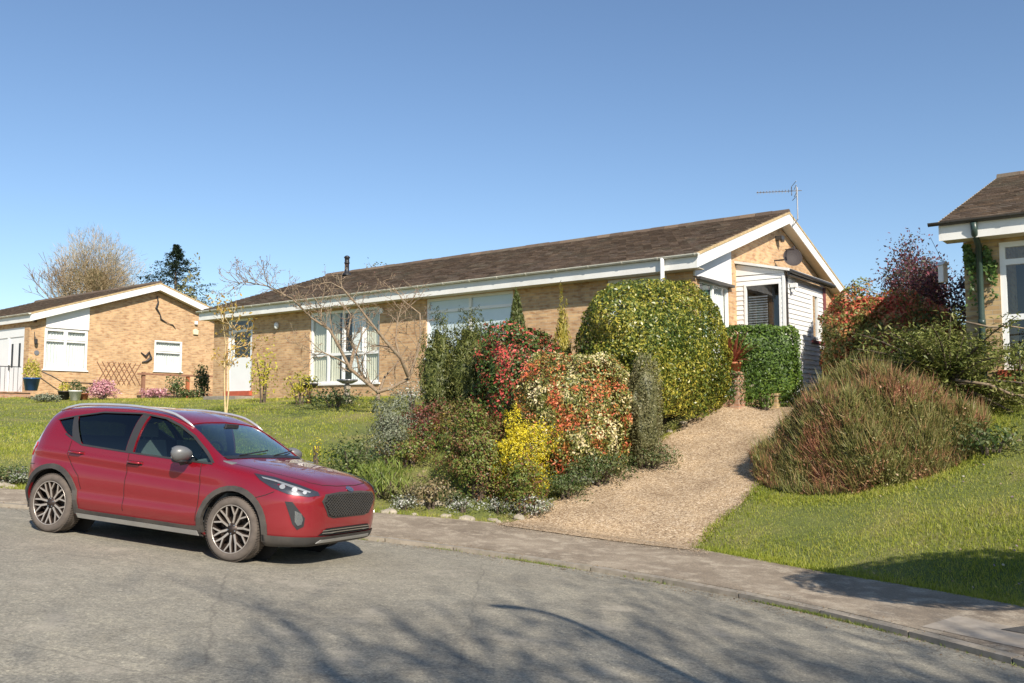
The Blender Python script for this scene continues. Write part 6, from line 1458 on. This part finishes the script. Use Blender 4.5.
def potplant(px, py, Y, r_, h_, pm, lmx, n, ph, label, size=.07, z=None):
    q = atY(px, py, Y); q.z = H(q.x, q.y) if z is None else z
    t = empty('potted_plant', q, 0, label, 'potted plant'); m = MB(); m.lathe([(0,0),(r_*.72,0),(r_,h_*.9),(r_*1.06,h_*.9),(r_*1.06,h_),(r_*.9,h_),(0,h_*.93)], (0,0,0), 16); m.build('pot', M[pm], t, True)
    P = RNG.normal(0, 1, (n,3)); P /= np.linalg.norm(P, axis=1)[:, None]; P *= RNG.uniform(.5,1,(n,1)); P[:, 2] = np.abs(P[:, 2])*ph; P[:, :2] *= r_*1.15; P[:, 2] += h_; npmesh('foliage', leaves(P, P-np.array([0,0,h_]), size), 4, [lmx], t); return t
potplant(31, 394, 31.6, .27, .45, 'blue_glaze', L_lime, 700, .75, 'yellow upright plant in a tall blue glazed pot beside the railing', z=2.24)
potplant(75, 402, 30.5, .20, .34, 'white', L_ground, 260, .38, 'green plant in a white pot below the large window')
potplant(64, 400, 31, .20, .30, 'iron', L_lime, 220, .35, 'yellow green plant in a dark pot left of the white pot')
potplant(84, 399, 31.2, .15, .22, 'terracotta', L_ground, 160, .25, 'small plant in a terracotta pot right of the white pot')
shrublet('pink_azalea', 102, 401, 31.5, 380, .50, L_pink, 1500, .08, 'pink flowering bush below the large window of the left bungalow', 'bush', e=2.2)
shrublet('hebe', 46, 407, 29.5, 394, .42, L_olive, 900, .08, 'round grey green shrub in front of the brick terrace', 'bush')
o = MB()
for k in range(7):
    o.tube([(-.33,2.75+k*.22,2.6),(-.33,2.75+k*.22+.55,3.5)], .012, 4, cap=False); o.tube([(-.31,2.75+k*.22+.55,2.6),(-.31,2.75+k*.22,3.5)], .012, 4, cap=False)
o = o.build('garden_trellis', M['timber']); o.location = (OL[0], OL[1], 0); o.rotation_euler = (0,0,RZ); tag(o, 'diagonal timber trellis on the brick right of the large window', 'trellis')
fn = empty('timber_fence', (OL[0], OL[1], 0), RZ, 'low rusty brown post and rail fence before the small gable window', 'fence')
for k, y in enumerate((4.2, 6.2, 8.4)):
    m = MB(); m.box(.55, .67, y-.06, y+.06, 1.6, 3.1 if k != 1 else 3.0); m.build('post', M['timber'] if k != 1 else simple('rusty_red_timber', (.40,.12,.05), .8), fn)
m = MB(); m.box(.68, .72, 3.9, 8.7, 2.98, 3.06); m.build('rail', M['timber'], fn); m = MB(); m.box(.68, .71, 3.9, 8.7, 2.2, 2.26); m.build('rail', M['timber'], fn)
for (px, top, rx, n, mt, lab) in ((176, 376, .35, 500, L_ground, 'green climber on the middle post of the rusty fence'), (202, 366, .30, 900, L_ground, 'tall green climber at the corner where the two bungalows meet'), (155, 388, .55, 700, L_pink, 'lilac pink low flowers behind the rusty fence'), (190, 390, .4, 500, L_ground, 'low leafy bedding by the right end of the rusty fence')):
    shrublet('garden_climber' if top < 380 else 'bedding_plant', px, 400, 33.0, top, rx, mt, n, .09, lab, 'plants')
# white shed seen through the hedge, bird feeder
q = atY(905, 400, 25); q.z = 1.9; sh = empty('garden_shed', q, RZ, 'white painted shed glimpsed through the hedge between the houses', 'shed'); m = MB(); m.box(-.9,.9,-.6,.9,-.3,1.75); m.build('wall', M['white'], sh); m = MB(); m.prism([(-.75,1.75),(.15,2.1),(1.05,1.75),(1.05,1.82),(.15,2.18),(-.75,1.82)], 'x', -1.0, 1.0); m.build('roof', M['clad'], sh)
q = atY(943, 274, 16.6); bf = empty('bird_feeder', q, .4, 'small white box feeder hanging in the dark plum tree', 'bird feeder'); m = MB(); m.box(-.06,.06,-.06,.06,-.16,.16); m.build('box', M['white'], bf, bevel=.01); m = MB(); m.prism([(-.09,.161),(.09,.161),(0,.24)], 'y', -.08,.08); m.build('roof', M['white_board'], bf); m = MB(); m.tube([(0,0,.23),(.05,.3,.75)], .004, 4); m.build('wire', M['iron'], bf)
# round-headed tree just outside the view on the right: its shadow falls on the verge
rt = empty('round_headed_tree', (5.75, 6.0, pav(5.75, 6.0)), 0, 'small clipped round-headed tree just out of view whose shadow falls across the verge', 'tree')
m = MB(); m.tube([(0,0,-.1),(0,0,1.2),(0,0,2.4)], [.06,.05,.04], 8); m.build('trunk', M['bark_dark'], rt, True)
p, nr, (f, f2) = crown_points(6000, (1.25, .75, .62), 2.2, .04, 3, -1, .06); npmesh('crown', leaves(p+np.array([0,0,2.75]), nr, .07), 4, [L_laurel2], rt)
bm = bmesh.new(); bmesh.ops.create_icosphere(bm, subdivisions=3, radius=1)
for v in bm.verts: v.co = Vector((v.co.x*1.1, v.co.y*.65, v.co.z*.54+2.75))
me = bpy.data.meshes.new('inner_growth'); bm.to_mesh(me); bm.free(); link('inner_growth', me, rt, [L_laurel2])
# ------------------------------------------------------------------ light, sky, camera
SUN_EL = R(36); sx_, sy_ = .38, -.925
ld = bpy.data.lights.new('sun', 'SUN'); ld.energy = 4.9; ld.angle = R(.53); ld.color = (1.0, .915, .79)
lo = bpy.data.objects.new('sun', ld); COL.objects.link(lo)
sd_ = Vector((sx_*math.cos(SUN_EL), sy_*math.cos(SUN_EL), math.sin(SUN_EL)))
lo.rotation_euler = sd_.to_track_quat('Z', 'Y').to_euler(); lo.location = (6, -8, 14)
w = bpy.data.worlds.new('World'); SC.world = w; w.use_nodes = True; nt = w.node_tree
sk = nt.nodes.new('ShaderNodeTexSky'); sk.sky_type = 'NISHITA'; sk.sun_disc = False; sk.sun_elevation = SUN_EL
sk.sun_rotation = math.atan2(sx_, sy_); sk.altitude = 50; sk.air_density = 1.0; sk.dust_density = .3; sk.ozone_density = 3.7
nt.links.new(sk.outputs[0], nt.nodes['Background'].inputs[0]); nt.nodes['Background'].inputs[1].default_value = .102
cd = bpy.data.cameras.new('camera'); co = bpy.data.objects.new('camera', cd); COL.objects.link(co)
co.location = (0, 0, EYE); co.rotation_euler = (math.pi/2+PITCH, 0, 0); cd.sensor_width = 36; cd.lens = 36*FPX/1024; cd.clip_end = 3000; cd.clip_start = .1
SC.camera = co
SC.view_settings.view_transform = 'Standard'; SC.view_settings.look = 'None'; SC.view_settings.exposure = .52; SC.view_settings.gamma = 1
SC.cycles.max_bounces = 8; SC.cycles.transparent_max_bounces = 16; SC.cycles.diffuse_bounces = 3; SC.cycles.glossy_bounces = 3
try: SC.cycles.use_denoising = True
except Exception: pass
